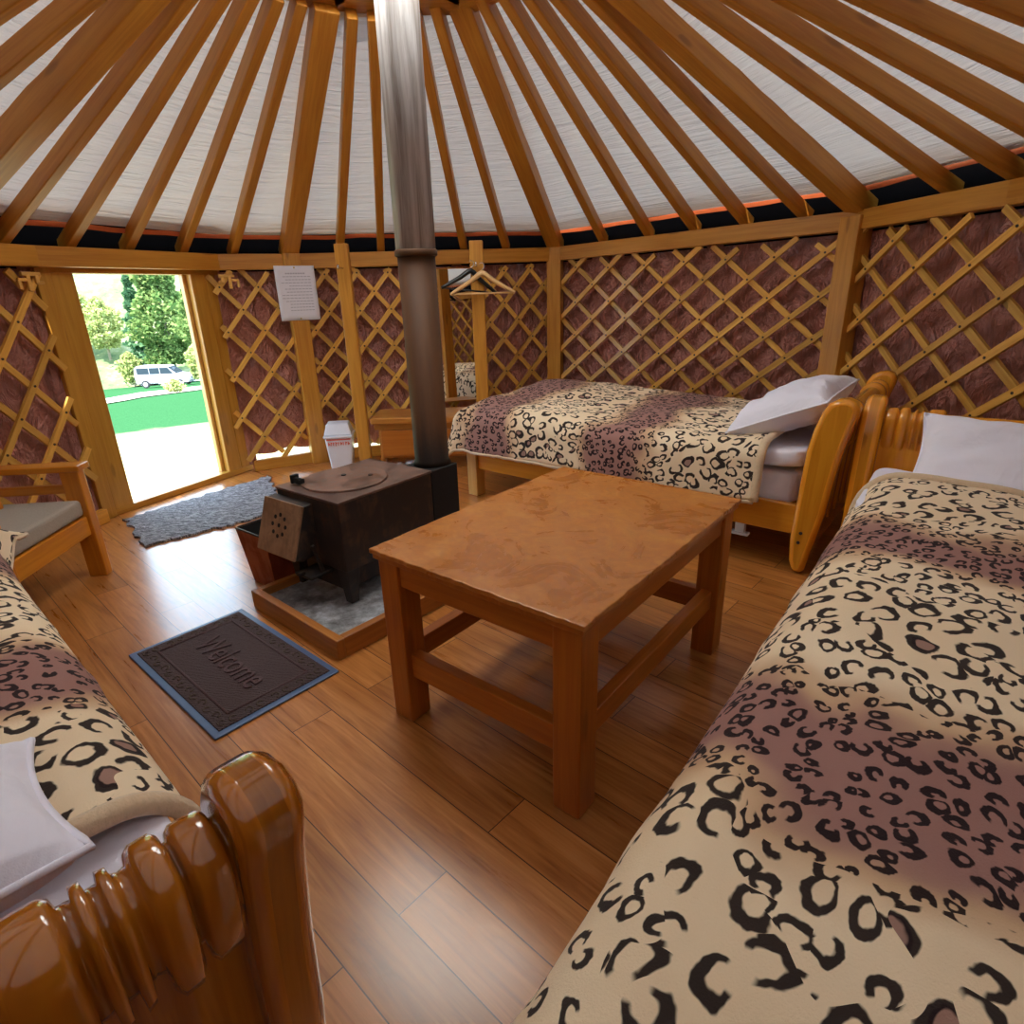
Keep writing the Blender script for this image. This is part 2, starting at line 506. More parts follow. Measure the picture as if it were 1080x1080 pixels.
# ------------------------------------------------------------------ mesh helpers
class MB:
    def __init__(s):
        s.v, s.f, s.uvs, s.mi, s.sm = [], [], [], [], []

    def face(s, idx, uv, mi=0, sm=False):
        s.f.append(idx)
        s.uvs.append(uv)
        s.mi.append(mi)
        s.sm.append(sm)

    def beam(s, p0, p1, w, h, up=(0, 0, 1), mi=0, w1=None, h1=None):
        """box from p0 to p1: w across, h along up; the line runs through the section's centre"""
        p0, p1, up = V(p0), V(p1), V(up)
        d = p1 - p0
        L = d.length
        d.normalize()
        x = d.cross(up).normalized()
        z = x.cross(d).normalized()
        w1 = w if w1 is None else w1
        h1 = h if h1 is None else h1
        b = len(s.v)
        for P, ww, hh in ((p0, w, h), (p1, w1, h1)):
            for sx, sz in ((-1, -1), (1, -1), (1, 1), (-1, 1)):
                s.v.append(P + x * (sx * ww / 2) + z * (sz * hh / 2))
        o = 0.
        for i in range(4):
            j = (i + 1) % 4
            ww = w if i % 2 == 0 else h
            s.face((b + i, b + j, b + 4 + j, b + 4 + i), ((0, o), (0, o + ww), (L, o + ww), (L, o)), mi)
            o += ww
        s.face((b + 3, b + 2, b + 1, b), ((0, 0), (0, w), (h, w), (h, 0)), mi)
        s.face((b + 4, b + 5, b + 6, b + 7), ((0, 0), (0, w), (h, w), (h, 0)), mi)

    def box(s, x0, x1, y0, y1, z0, z1, mi=0, axis=None):
        dx, dy, dz = x1 - x0, y1 - y0, z1 - z0
        cx, cy, cz = (x0 + x1) / 2, (y0 + y1) / 2, (z0 + z1) / 2
        if axis is None: axis = max(range(3), key=lambda i: (dx, dy, dz)[i])
        if axis == 0: s.beam((x0, cy, cz), (x1, cy, cz), dy, dz, mi=mi)
        elif axis == 1: s.beam((cx, y0, cz), (cx, y1, cz), dx, dz, mi=mi)
        else: s.beam((cx, cy, z0), (cx, cy, z1), dx, dy, (0, 1, 0), mi=mi)

    def prism(s, pts, o, ax, ay, dv, mi=0, smooth=False):
        """polygon pts in plane (o, ax, ay) extruded by dv"""
        o, ax, ay, dv = V(o), V(ax), V(ay), V(dv)
        n = len(pts)
        b = len(s.v)
        for k in (0, 1):
            for (a, c) in pts:
                s.v.append(o + ax * a + ay * c + dv * k)
        s.face(tuple(b + i for i in range(n))[::-1], tuple((p[1], p[0]) for p in pts)[::-1], mi)
        s.face(tuple(b + n + i for i in range(n)), tuple((p[1], p[0]) for p in pts), mi)
        t = 0.
        D = dv.length
        for i in range(n):
            j = (i + 1) % n
            L = math.dist(pts[i], pts[j])
            s.face((b + i, b + j, b + n + j, b + n + i), ((t, 0), (t + L, 0), (t + L, D), (t, D)), mi, smooth)
            t += L

    def tube(s, path, r, n=8, mi=0, cap=True, sm=True, flat=1.):
        path = [V(p) for p in path]
        rs = r if isinstance(r, (list, tuple)) else [r] * len(path)
        b = len(s.v)
        t = (path[1] - path[0]).normalized()
        u = t.cross(V((0, 0, 1)))
        if u.length < .05: u = t.cross(V((1, 0, 0)))
        u.normalize()
        L = 0.
        us = []
        for i, p in enumerate(path):
            if i: L += (p - path[i - 1]).length
            us.append(L)
            a = path[min(i + 1, len(path) - 1)] - path[max(i - 1, 0)]
            if a.length > 1e-9: t = a.normalized()
            u = (u - t * u.dot(t)).normalized()
            w = t.cross(u)
            for k in range(n):
                q = 2 * PI * k / n
                s.v.append(p + u * (math.cos(q) * rs[i]) + w * (math.sin(q) * rs[i] * flat))
        for i in range(len(path) - 1):
            for k in range(n):
                k2 = (k + 1) % n
                c = 2 * PI * max(rs) / n
                s.face((b + i * n + k, b + i * n + k2, b + (i + 1) * n + k2, b + (i + 1) * n + k),
                       ((us[i], k * c), (us[i], k * c + c), (us[i + 1], k * c + c), (us[i + 1], k * c)), mi, sm)
        if cap:
            q = [(.02 * math.cos(2 * PI * k / n), .02 * math.sin(2 * PI * k / n)) for k in range(n)]
            s.face(tuple(b + k for k in range(n))[::-1], tuple(q), mi)
            e = b + (len(path) - 1) * n
            s.face(tuple(e + k for k in range(n)), tuple(q), mi)

    def cyl(s, p0, p1, r, n=20, mi=0, r1=None):
        s.tube([p0, p1], [r, r if r1 is None else r1], n, mi)

    def grid(s, fn, nu, nv, uvf=None, mi=0, sm=True):
        b = len(s.v)
        for i in range(nu + 1):
            for j in range(nv + 1):
                s.v.append(V(fn(i / nu, j / nv)))
        uvf = uvf or (lambda a, c: (a, c))
        for i in range(nu):
            for j in range(nv):
                q = ((i, j), (i + 1, j), (i + 1, j + 1), (i, j + 1))
                s.face(tuple(b + a * (nv + 1) + c for a, c in q), tuple(uvf(a / nu, c / nv) for a, c in q), mi, sm)

    def build(s, name, mats, parent=None, loc=(0, 0, 0), rotz=0., bevel=0., seg=2, closed=True, mod=None, sub=0, soft=False):
        me = bpy.data.meshes.new(name)
        me.from_pydata([tuple(v) for v in s.v], [], s.f)
        if not isinstance(mats, (list, tuple)): mats = [mats]
        for x in mats: me.materials.append(M[x])
        ul = me.uv_layers.new(name='UVMap')
        k = 0
        for p, uv, mi, sm in zip(me.polygons, s.uvs, s.mi, s.sm):
            p.material_index = mi
            p.use_smooth = sm or soft
            for q in uv:
                ul.data[k].uv = q
                k += 1
        if closed:
            bm = bmesh.new()
            bm.from_mesh(me)
            bmesh.ops.recalc_face_normals(bm, faces=bm.faces)
            bm.to_mesh(me)
            bm.free()
        o = bpy.data.objects.new(name, me)
        COL.objects.link(o)
        if parent is not None: o.parent = parent
        o.location = loc
        o.rotation_euler = (0, 0, rotz)
        if bevel:
            b = o.modifiers.new('edge', 'BEVEL')
            b.width = bevel
            b.segments = seg
            b.limit_method = 'ANGLE'
            b.angle_limit = math.radians(50)
            b.harden_normals = soft
        if sub:
            b = o.modifiers.new('sub', 'SUBSURF')
            b.levels = b.render_levels = sub
        return o


def shift(mb, loc):
    l = V(loc)
    mb.v = [v - l for v in mb.v]
    return mb


def tag(o, label=None, cat=None, group=None, kind=None):
    if label: o['label'] = label
    if cat: o['category'] = cat
    if group: o['group'] = group
    if kind: o['kind'] = kind
    return o


def empty(name, loc, rz=0., label=None, cat=None, group=None, kind=None):
    o = bpy.data.objects.new(name, None)
    o.empty_display_size = .1
    COL.objects.link(o)
    o.location = loc
    o.rotation_euler = (0, 0, rz)
    return tag(o, label, cat, group, kind)


def struct(o, label=None):
    o['kind'] = 'structure'
    if label: o['label'] = label
    return o


def nz(x, y, z=0.):
    return noise.noise(V((x, y, z)))


# ------------------------------------------------------------------ plan of the yurt
# beam-top points: x, y, z of the ring beam's upper edge (left to right as seen from inside)
PD0 = (-2.66, 3.66, 1.66)
PD1 = (-2.13, 4.77, 1.66)
P1 = (-1.67, 5.03, 1.662)
P2 = tuple(atz(586, 261, 1.69))
P3 = tuple(atz(908, 222, 1.75))
PR = tuple(atz(1075, 189, 1.765))
PR2 = (PR[0] + .06, 2.1, 1.76)
RING = [(-.6, -1.25, 1.7), (-1.5, -.85, 1.7), (-2.25, -.1, 1.68), (-2.72, .85, 1.67), (-2.93, 1.8, 1.66), (-2.90, 2.72, 1.66), PD0, PD1, P1, P2, P3, PR, PR2,
        (2.35, 1.0, 1.75), (1.95, 0., 1.74), (1.3, -.8, 1.72), (.4, -1.25, 1.71)]
APEX = V((-.445, 2.9, 3.079))
CROWN_R = .80


def inward(A, B):
    t = V((B[0] - A[0], B[1] - A[1], 0)).normalized()
    return V((t.y, -t.x, 0))


NR = len(RING)

# floor
mb = MB()
n = 64
vs = [V((-.4 + 3.5 * math.cos(2 * PI * k / n), 2.1 + 4.2 * math.sin(2 * PI * k / n), 0)) for k in range(n)]
# platform edge follows the wall just outside the liner
out = []
for k in range(NR):
    A, B, C = RING[k - 1], RING[k], RING[(k + 1) % NR]
    nn = (inward(A, B) + inward(B, C)).normalized()
    out.append(V((B[0], B[1], 0)) - nn * .14)
mb.prism([(p.x, p.y) for p in out], (0, 0, -.08), (1, 0, 0), (0, 1, 0), (0, 0, .08))
struct(mb.build('floor', 'floor'), 'honey brown laminate plank floor')

# wall liner, black band painting the gap's shade above it, lattice, ring beam
def miter(k, dist):
    A, B, C = RING[k - 1], RING[k % NR], RING[(k + 1) % NR]
    n1_, n2_ = inward(A, B), inward(B, C)
    nn = (n1_ + n2_).normalized()
    return V(B) - nn * (dist / max(.5, nn.dot(n1_)))


SIDE = {}
for k in range(NR):
    A, B = RING[k], RING[(k + 1) % NR]
    if A is PD0: continue
    if k in (3, 4, 5): sd = 'left'
    elif A is PD1 or A is P1: sd = 'back'
    elif A in (P2, P3, PR, PR2): sd = 'right'
    else: sd = 'front'
    SIDE.setdefault(sd, []).append((A, B))
gapseg = (PD1, P1)


def flap(mb, a2, b2, nn, mi):
    sec = ((0, -.12), (0, .16), (.0, .2), (.20, .262))

    def ff(u, v):
        i = int(round(v * 3))
        P = a2.lerp(b2, u) + nn * sec[i][0]
        return (P.x, P.y, P.z + sec[i][1])
    mb.grid(ff, 4, 3, mi=mi, sm=False)


for sd, segs in SIDE.items():
    mb = MB()
    for A, B in segs:
        nn = inward(A, B)
        ka, kb = RING.index(A), RING.index(B)
        a = miter(ka, .075)
        b = miter(kb, .075)
        L = (b - a).length
        zb = .115 if A in (PD1,) else (.105 if A is P1 else .02)
        nu = max(6, int(L / .07))

        def fn(u, v, a=a, b=b, nn=nn, zb=zb, L=L):
            P = a.lerp(b, u)
            z = zb + (P.z - .03 - zb) * v
            w = nz(P.x * 3.1 + 7, P.y * 3.1, z * 2.2) * .022 + nz(P.x * 9, P.y * 9 + 3, z * 5) * .009
            if zb > .05 and v == 0: z += .05 * nz(P.x * 5, P.y * 5 + 2)
            e = min(u, 1 - u) * 8
            return (P.x + nn.x * w * min(1, e), P.y + nn.y * w * min(1, e), z)
        mb.grid(fn, nu, 22, lambda u, v, L=L: (u * L, v * 1.6))
        # black flap closes the gap between beam and roof, painting in its shade
        a2, b2 = miter(ka, .07), miter(kb, .07)
        flap(mb, a2, b2, nn, 1)
    struct(mb.build('wall_' + sd, ['liner', 'gap_shade'], closed=False), 'wrinkled maroon wall liner behind the lattice')
# flap over the door
A, B = PD0, PD1
nn = inward(A, B)
mb = MB()
flap(mb, miter(RING.index(PD0), .07), miter(RING.index(PD1), .07), nn, 0)
struct(mb.build('wall_lintel', ['gap_shade'], closed=False), 'black strip standing in for shade between door lintel and roof')
mb = MB()

for a_, b_ in ((miter(RING.index(PD0), .075), V(onDoor0(118, 547)) - inward(PD0, PD1) * .07), (V(onDoor0(268, 497)) - inward(PD0, PD1) * .09, miter(RING.index(PD1), .075))):
    dd = (b_ - a_); dd.z = 0; dd.normalize()
    mb.beam(a_.lerp(b_, .5).xy.to_3d(), a_.lerp(b_, .5).xy.to_3d() + V((0, 0, 1.62)), (b_ - a_).xy.length + .12, .02, V((dd.y, -dd.x, 0)))
struct(mb.build('wall_door', ['liner'], closed=False), 'narrow liner strips beside the door frame')

# ring beam segments + baseboards
trim_no = 1
for k in range(NR):
    A, B = V(RING[k]), V(RING[(k + 1) % NR])
    mb = MB()
    d = (B - A).normalized()
    mb.beam(A - V((0, 0, .055)) - d * .02, B - V((0, 0, .055)) + d * .02, .09, .11)
    o = mb.build('trim_%d' % trim_no, 'beam_wood', bevel=.006)
    struct(o, 'wooden ring beam along the top of the lattice wall')
    trim_no += 1
for sd, segs in SIDE.items():
    mb = MB()
    for A, B in segs:
        nn = inward(A, B)
        a, b = V((A[0], A[1], .045)) + nn * .0, V((B[0], B[1], .045)) + nn * .0
        mb.beam(a, b, .05, .09)
    struct(mb.build('baseboard_' + sd, 'beam_wood', bevel=.005), 'low wooden board at the foot of the lattice')

# lattice panels
LABEL = {0: 'wooden lattice panel between the door and the post with the paper sheet',
         1: 'wooden lattice panel behind the dresser, white bin and clothes hangers',
         2: 'wide wooden lattice panel behind the far bed with the white pillow',
         3: 'wooden lattice panel on the right, above the pillow of the front bed',
         4: 'wooden lattice panel on the left, behind the armchair'}


def lattice(A, B, sp, ang, name_label, z0=.10, off=0., e0=.05, e1=.05):
    nn = inward(A, B)
    a, b = V((A[0], A[1], 0)), V((B[0], B[1], 0))
    L = (b - a).length
    t = (b - a) / L
    x0, x1 = e0, L - e1

    def z1(x):
        return A[2] + (B[2] - A[2]) * x / L - .115
    mb = MB()
    ta = math.tan(ang)
    fam = {}
    for sgn, dep in ((1, .012), (-1, -.012)):
        lines = []
        H = max(A[2], B[2])
        x = -H / ta - sp if sgn > 0 else -sp
        x += off
        end = L + sp if sgn > 0 else L + H / ta + sp
        i = 0
        while x < end:
            xx = x + random.uniform(-.012, .012)
            # line: z = z0 + sgn*ta*(s-xx)
            pts = []
            s0, s1 = x0 + random.uniform(-.02, .03), x1 - random.uniform(-.02, .03)
            za, zb_ = z0 + sgn * ta * (s0 - xx), z0 + sgn * ta * (s1 - xx)
            lo = z0 - random.uniform(-.03, .02)
            hi = z1(L / 2) + random.uniform(-.03, .02)
            # clip
            def atZ(z): return xx + (z - z0) / (sgn * ta)
            sa, sb = s0, s1
            cand = sorted((atZ(lo), atZ(hi)))
            sa, sb = max(sa, cand[0]), min(sb, cand[1])
            if sb - sa > .05:
                Pa = a + t * sa + V((0, 0, z0 + sgn * ta * (sa - xx))) + nn * dep
                Pb = a + t * sb + V((0, 0, z0 + sgn * ta * (sb - xx))) + nn * dep
                mb.beam(Pa, Pb, .02, .036 + random.uniform(-.003, .004), (t * -sgn + V((0, 0, .5))).normalized() if False else V((0, 0, 1)))
                lines.append((xx, sa, sb))
            x += sp * (1 + random.uniform(-.03, .03))
            i += 1
        fam[sgn] = lines
    for (xa, a0, a1) in fam[1]:
        for (xb, b0, b1) in fam[-1]:
            s_ = (xa + xb) / 2
            if max(a0, b0) + .01 < s_ < min(a1, b1) - .01:
                z = z0 + ta * (s_ - xa)
                P = a + t * s_ + V((0, 0, z)) + nn * .021
                mb.tube([P, P + nn * .004], .0075, 6, mi=1)
    base = a.lerp(b, .5)
    shift(mb, base)
    o = mb.build('lattice_panel', ['lattice_wood', 'bolt'], loc=base)
    return tag(o, name_label, 'lattice')


lattice(PD1, P1, .275, math.radians(50), LABEL[0], e0=-.07)
lattice(P1, P2, .245, math.radians(49), LABEL[1])
lattice(P2, P3, .33, math.radians(39), LABEL[2])
lattice(P3, (PR2[0], PR2[1], PR2[2]), .38, math.radians(37), LABEL[3])
lattice(RING[5], PD0, .27, math.radians(52), LABEL[4], off=.06, e1=.0)
for k in (0, 1, 2, 3, 4, 12, 13, 14, 15, 16):
    A, B = RING[k], RING[(k + 1) % NR]
    where = {0: 'lattice panel behind the camera near the left bed head', 1: 'lattice panel beside the pillow of the left bed', 2: 'lattice panel along the left bed', 3: 'lattice panel left of the left bed',
             4: 'lattice panel past the armchair back', 12: 'lattice panel along the right side of the front bed', 13: 'lattice panel right of the front bed',
             14: 'lattice panel at the foot of the front bed', 15: 'lattice panel behind the camera, right half', 16: 'lattice panel directly behind the camera'}[k]
    lattice(A, B, .25, math.radians(48), 'wooden ' + where)

# carved corner pieces at the door
for nm, A, B, t0, lab in (('l', RING[5], PD0, .93, 'small yellow fretwork corner piece left of the door'), ('r', PD1, P1, .09, 'small yellow fretwork corner piece right of the door')):
    a, b = V(A), V(B)
    nn = inward(A, B)
    t = V((b.x - a.x, b.y - a.y, 0)).normalized()
    c0 = a.lerp(b, t0) - V((0, 0, .12)) + nn * .03
    mb = MB()
    sg = -1 if nm == 'l' else 1
    for (x, z, w, h) in ((0, -.03, .11, .022), (.02, -.075, .022, .09), (.055, -.06, .05, .018), (.075, -.085, .018, .05), (-.03, -.055, .02, .05), (-.045, -.075, .045, .018)):
        P = c0 + t * (x * sg) + V((0, 0, z))
        mb.beam(P - t * (w / 2), P + t * (w / 2), .02, h)
    shift(mb, c0)
    tag(mb.build('corner_ornament', 'bed_pale', loc=c0, bevel=.004), lab, 'ornament')


# ------------------------------------------------------------------ posts
def post(P, w, d, nrm, zt, label, mat='beam_wood', z0=0., inset=.02):
    mb = MB()
    mb.beam((0, 0, z0), (0, 0, zt), w, d, nrm)
    o = mb.build('wall_post' if mat == 'beam_wood' else 'door_post', mat, loc=(P[0] + nrm[0] * inset, P[1] + nrm[1] * inset, 0), bevel=.006)
    return tag(o, label, 'post')


def nav(P):
    d = V((APEX.x - P[0], APEX.y - P[1], 0))
    return d.normalized()


post(P1, .13, .12, nav(P1), 1.665, 'wooden wall post carrying the white paper sheet')
post(P2, .125, .12, nav(P2), P2[2] - .0, 'wooden wall post behind the foot of the far bed')
post(P3, .14, .13, nav(P3), P3[2] - .03, 'thick wooden wall post behind the pillow of the far bed')

# ------------------------------------------------------------------ door
dt = V((PD1[0] - PD0[0], PD1[1] - PD0[1], 0)).normalized()
dn = inward(PD0, PD1)
door = empty('door_1', (*V(PD0).lerp(V(PD1), .5).xy, 0), 0)
struct(door, 'open doorway with a broad wooden frame and sunny meadow beyond')
dl = door.location.copy()


def onDoor(x, y, z=0.):   # picture point on the floor
    return atz(x, y, z)


jl0, jl1 = onDoor(120, 547), onDoor(143, 537)
jr0, jr1 = onDoor(243, 503), onDoor(270, 496)
ddir = (V(jr0) - V(jl1)).normalized()
dnn = V((ddir.y, -ddir.x, 0))


def jamb(p, w, dpt, name, off=0., mat='door_wood', zt=1.57):
    mb = MB()
    P = V((p.x, p.y, 0)) - dnn * (dpt / 2 - off)
    mb.beam(P, P + V((0, 0, zt)), w, dpt, dnn)
    shift(mb, dl)
    return mb.build(name, mat, door, bevel=.006)


jamb(jl1 - ddir * .065, .13, .11, 'door_jamb')
jamb(jl1 - ddir * .18, .085, .12, 'door_casing', .02)
jamb(jr0 + ddir * .065, .12, .11, 'door_jamb')
jamb(jr0 + ddir * .17, .085, .13, 'door_casing', .0)
jamb(jr0 - ddir * .012, .028, .04, 'door_stop', -.05, 'bed_pale')  # paler wood paints sunlight onto the rebate edge
mb = MB()
a, b = jl1 - ddir * .22, jr0 + ddir * .24
mb.beam(a - dnn * .05 + V((0, 0, 1.545)), b - dnn * .05 + V((0, 0, 1.545)), .12, .05)
mb2 = MB()
mb2.beam(a - dnn * .06 + V((0, 0, .022)), b - dnn * .06 + V((0, 0, .022)), .13, .044)
shift(mb, dl).build('door_lintel', 'door_wood', door, bevel=.005)
shift(mb2, dl).build('door_threshold', 'door_wood', door, bevel=.005)

# ------------------------------------------------------------------ roof: crown, rafters, canvas
tc = {}


def crown_pt(P, zb):
    """rafter foot P (plan) at bottom height zb -> point where it meets the crown ring, on the line to the apex"""
    A = V((P[0], P[1], zb))
    d = APEX - A
    D = math.hypot(d.x, d.y)
    return A + d * ((D - CROWN_R + .04) / D)


crown = empty('roof_crown', (APEX.x, APEX.y, 2.55), 0, 'wooden crown ring at the top of the roof where all rafters meet', 'roof ring')
cl = V(crown.location)
NSEG = 8
zc = crown_pt(P2, P2[2]).z
mb = MB()
cp = []
for k in range(NSEG):
    q = math.radians(93.5) + 2 * PI * (k + .5) / NSEG
    R = (CROWN_R - .06) / math.cos(PI / NSEG)
    cp.append(V((APEX.x + R * math.cos(q), APEX.y + R * math.sin(q), zc + .02)))
for k in range(NSEG):
    mb.beam(cp[k], cp[(k + 1) % NSEG], .20, .10)
shift(mb, cl).build('ring_beam', 'roof_wood', crown, bevel=.006)
mb = MB()
mb.grid(lambda u, v: (APEX.x + (CROWN_R - .04) * v * math.cos(2 * PI * u), APEX.y + (CROWN_R - .04) * v * math.sin(2 * PI * u), zc + .13 + .25 * (1 - v * v)), 24, 6)
shift(mb, cl).build('added_diffuser', 'dome', crown, closed=False)  # unseen dome added over the crown to spread the daylight softly

ORD = ['first', 'second', 'third', 'fourth', 'fifth', 'sixth']


def rafter(P, zb, broad, label):
    A = V((P[0], P[1], zb))
    C = crown_pt(P, zb)
    w, h = (.122, .112) if broad else (.056, .076)
    d = (C - A).normalized()
    side = d.cross(V((0, 0, 1))).normalized()
    upv = side.cross(d)
    mb = MB()
    if broad: A = A - upv * .036
    mb.beam(A + upv * h / 2 - d * .06, C + upv * h / 2, w, h, upv)
    shift(mb, A)
    o = mb.build('main_rafter' if broad else 'rafter', 'roof_wood', loc=A, bevel=.005)
    return tag(o, label, 'rafter', 'main roof rafters' if broad else 'thin roof rafters')


def wallpt(x, A, B):
    z = (A[2] + B[2]) / 2
    t = hit_wall(x, A, B, z)
    return V(A).lerp(V(B), t)


rafter(P1, P1[2], True, 'broad roof rafter above the post with the paper sheet')
rafter(P2, P2[2], True, 'broad roof rafter above the post at the far bed foot')
rafter(P3, P3[2], True, 'broad roof rafter above the post at the far bed pillow')
P0 = V((-2.80, 3.42, 1.66))
PSEG0 = (RING[5], PD0)
P0 = wallpt(-72, *PSEG0)
rafter(P0, P0.z, True, 'broad roof rafter at the upper left, above the armchair')
for x, A, B, lab in ((5, *PSEG0, 'first'), (75, PD0, PD1, 'second'), (137, PD0, PD1, 'third'), (194, PD0, PD1, 'fourth'), (247, PD1, P1, 'fifth')):
    P = wallpt(x, A, B)
    rafter(P, P.z, False, 'thin rafter over the door, %s right of the broad rafter above the armchair' % lab)
for x, lab in ((359, 'first'), (402, 'second'), (447, 'third'), (489, 'fourth'), (533, 'fifth')):
    P = wallpt(x, P1, P2)
    rafter(P, P.z, False, 'thin rafter over the dresser, %s right of the broad rafter above the paper sheet' % lab)
for x, lab in ((635, 'first'), (683, 'second'), (731, 'third'), (784, 'fourth'), (845, 'fifth')):
    P = wallpt(x, P2, P3)
    rafter(P, P.z, False, 'thin rafter over the far bed, %s right of the broad rafter at its foot' % lab)
# right side beyond P3, spaced evenly
acc = []
path = [V(P3), V(PR), V(PR2), V(RING[13]), V(RING[14])]


def along(path, s):
    for a, b in zip(path, path[1:]):
        L = (b - a).length
        if s <= L: return a.lerp(b, s / L)
        s -= L
    return path[-1]


s3 = (wallpt(998, P3, PR) - V(P3)).length
s4 = (wallpt(1068, P3, PR) - V(P3)).length
for i, s_ in enumerate((s3, s4, s4 * 2 - s3 - .02, s4 * 3 - s3 * 2 - .04, s4 * 4 - s3 * 3 - .06)):
    P = along(path, s_)
    rafter(P, P.z, False, 'thin rafter over the front bed, %s right of the broad rafter above the far pillow' % ORD[i])
P4 = along(path, s4 * 5 - s3 * 4 - .05)
rafter(P4, P4.z, True, 'broad roof rafter at the upper right, over the front bed')
# left side before P0
pathL = [P0, V(RING[5]), V(RING[4]), V(RING[3]), V(RING[2]), V(RING[1])]
for i in range(6):
    P = along(pathL, .40 * (i + 1))
    rafter(P, P.z, i == 5, ('broad roof rafter above the left bed' if i == 5 else 'thin rafter over the left bed, %s left of the broad rafter above the armchair' % ORD[i]))
pathB = [along(pathL, 2.40), V(RING[2]), V(RING[1]), V(RING[0]), V(RING[16]), V(RING[15]), V(RING[14])]
for i in range(5):
    P = along(pathB, .85 * (i + 1))
    if i in (1, 3): rafter(P, P.z, True, 'broad roof rafter behind the camera, %s' % ('left half' if i == 1 else 'right half'))

# ceiling canvas
mb = MB()
ANG = []
for k in range(NR):
    ANG.append(V((RING[k][0], RING[k][1], RING[k][2])))
pts = []
for k in range(NR):
    A, B = ANG[k], ANG[(k + 1) % NR]
    m_ = max(4, int((B - A).length / .09))
    for i in range(m_): pts.append(A.lerp(B, i / m_))
N_ = len(pts)
pts.append(pts[0])
cum = [0.]
for a, b in zip(pts, pts[1:]): cum.append(cum[-1] + (b - a).length)


def cfn(u, v):
    P = pts[int(round(u * N_))]
    d = V((APEX.x - P.x, APEX.y - P.y, 0))
    D = d.length
    t = (.06 + (D - CROWN_R + .06 - .06) * v) / D
    q = V((P.x, P.y, P.z)).lerp(APEX, t)
    z = q.z + .094
    z += .012 * nz(q.x * 5, q.y * 5, 1.) * math.sin(PI * v)
    return (q.x, q.y, z)


mb.grid(cfn, N_, 26, lambda u, v: (cum[int(round(u * N_))], v * 2.6))
struct(mb.build('ceiling', 'ceiling', closed=False), 'off white canvas roof stretched over the rafters')
mb = MB()


def hfn(u, v):
    P = pts[int(round(u * N_))]
    d = V((APEX.x - P.x, APEX.y - P.y, 0)).normalized()
    w = .010 * nz(P.x * 4, P.y * 4, 5.)
    return (P.x + d.x * (.055 - .012 * v), P.y + d.y * (.055 - .012 * v), P.z + .126 + w - .027 * v)


mb.grid(hfn, N_, 2)
struct(mb.build('trim_%d' % trim_no, 'hem', closed=False), 'red orange hem along the lower edge of the roof canvas')

# ------------------------------------------------------------------ beds
PROF = [(.0, 0), (-.022, .06), (-.030, .17), (-.024, .35), (-.018, .5), (-.012, .62), (.005, .72), (.028, .80), (.052, .843), (.085, .862), (.125, .868), (.158, .855), (.176, .825), (.172, .79),
        (.158, .74), (.144, .66), (.128, .56), (.116, .45), (.106, .33), (.088, .22), (.066, .10), (.052, 0)]


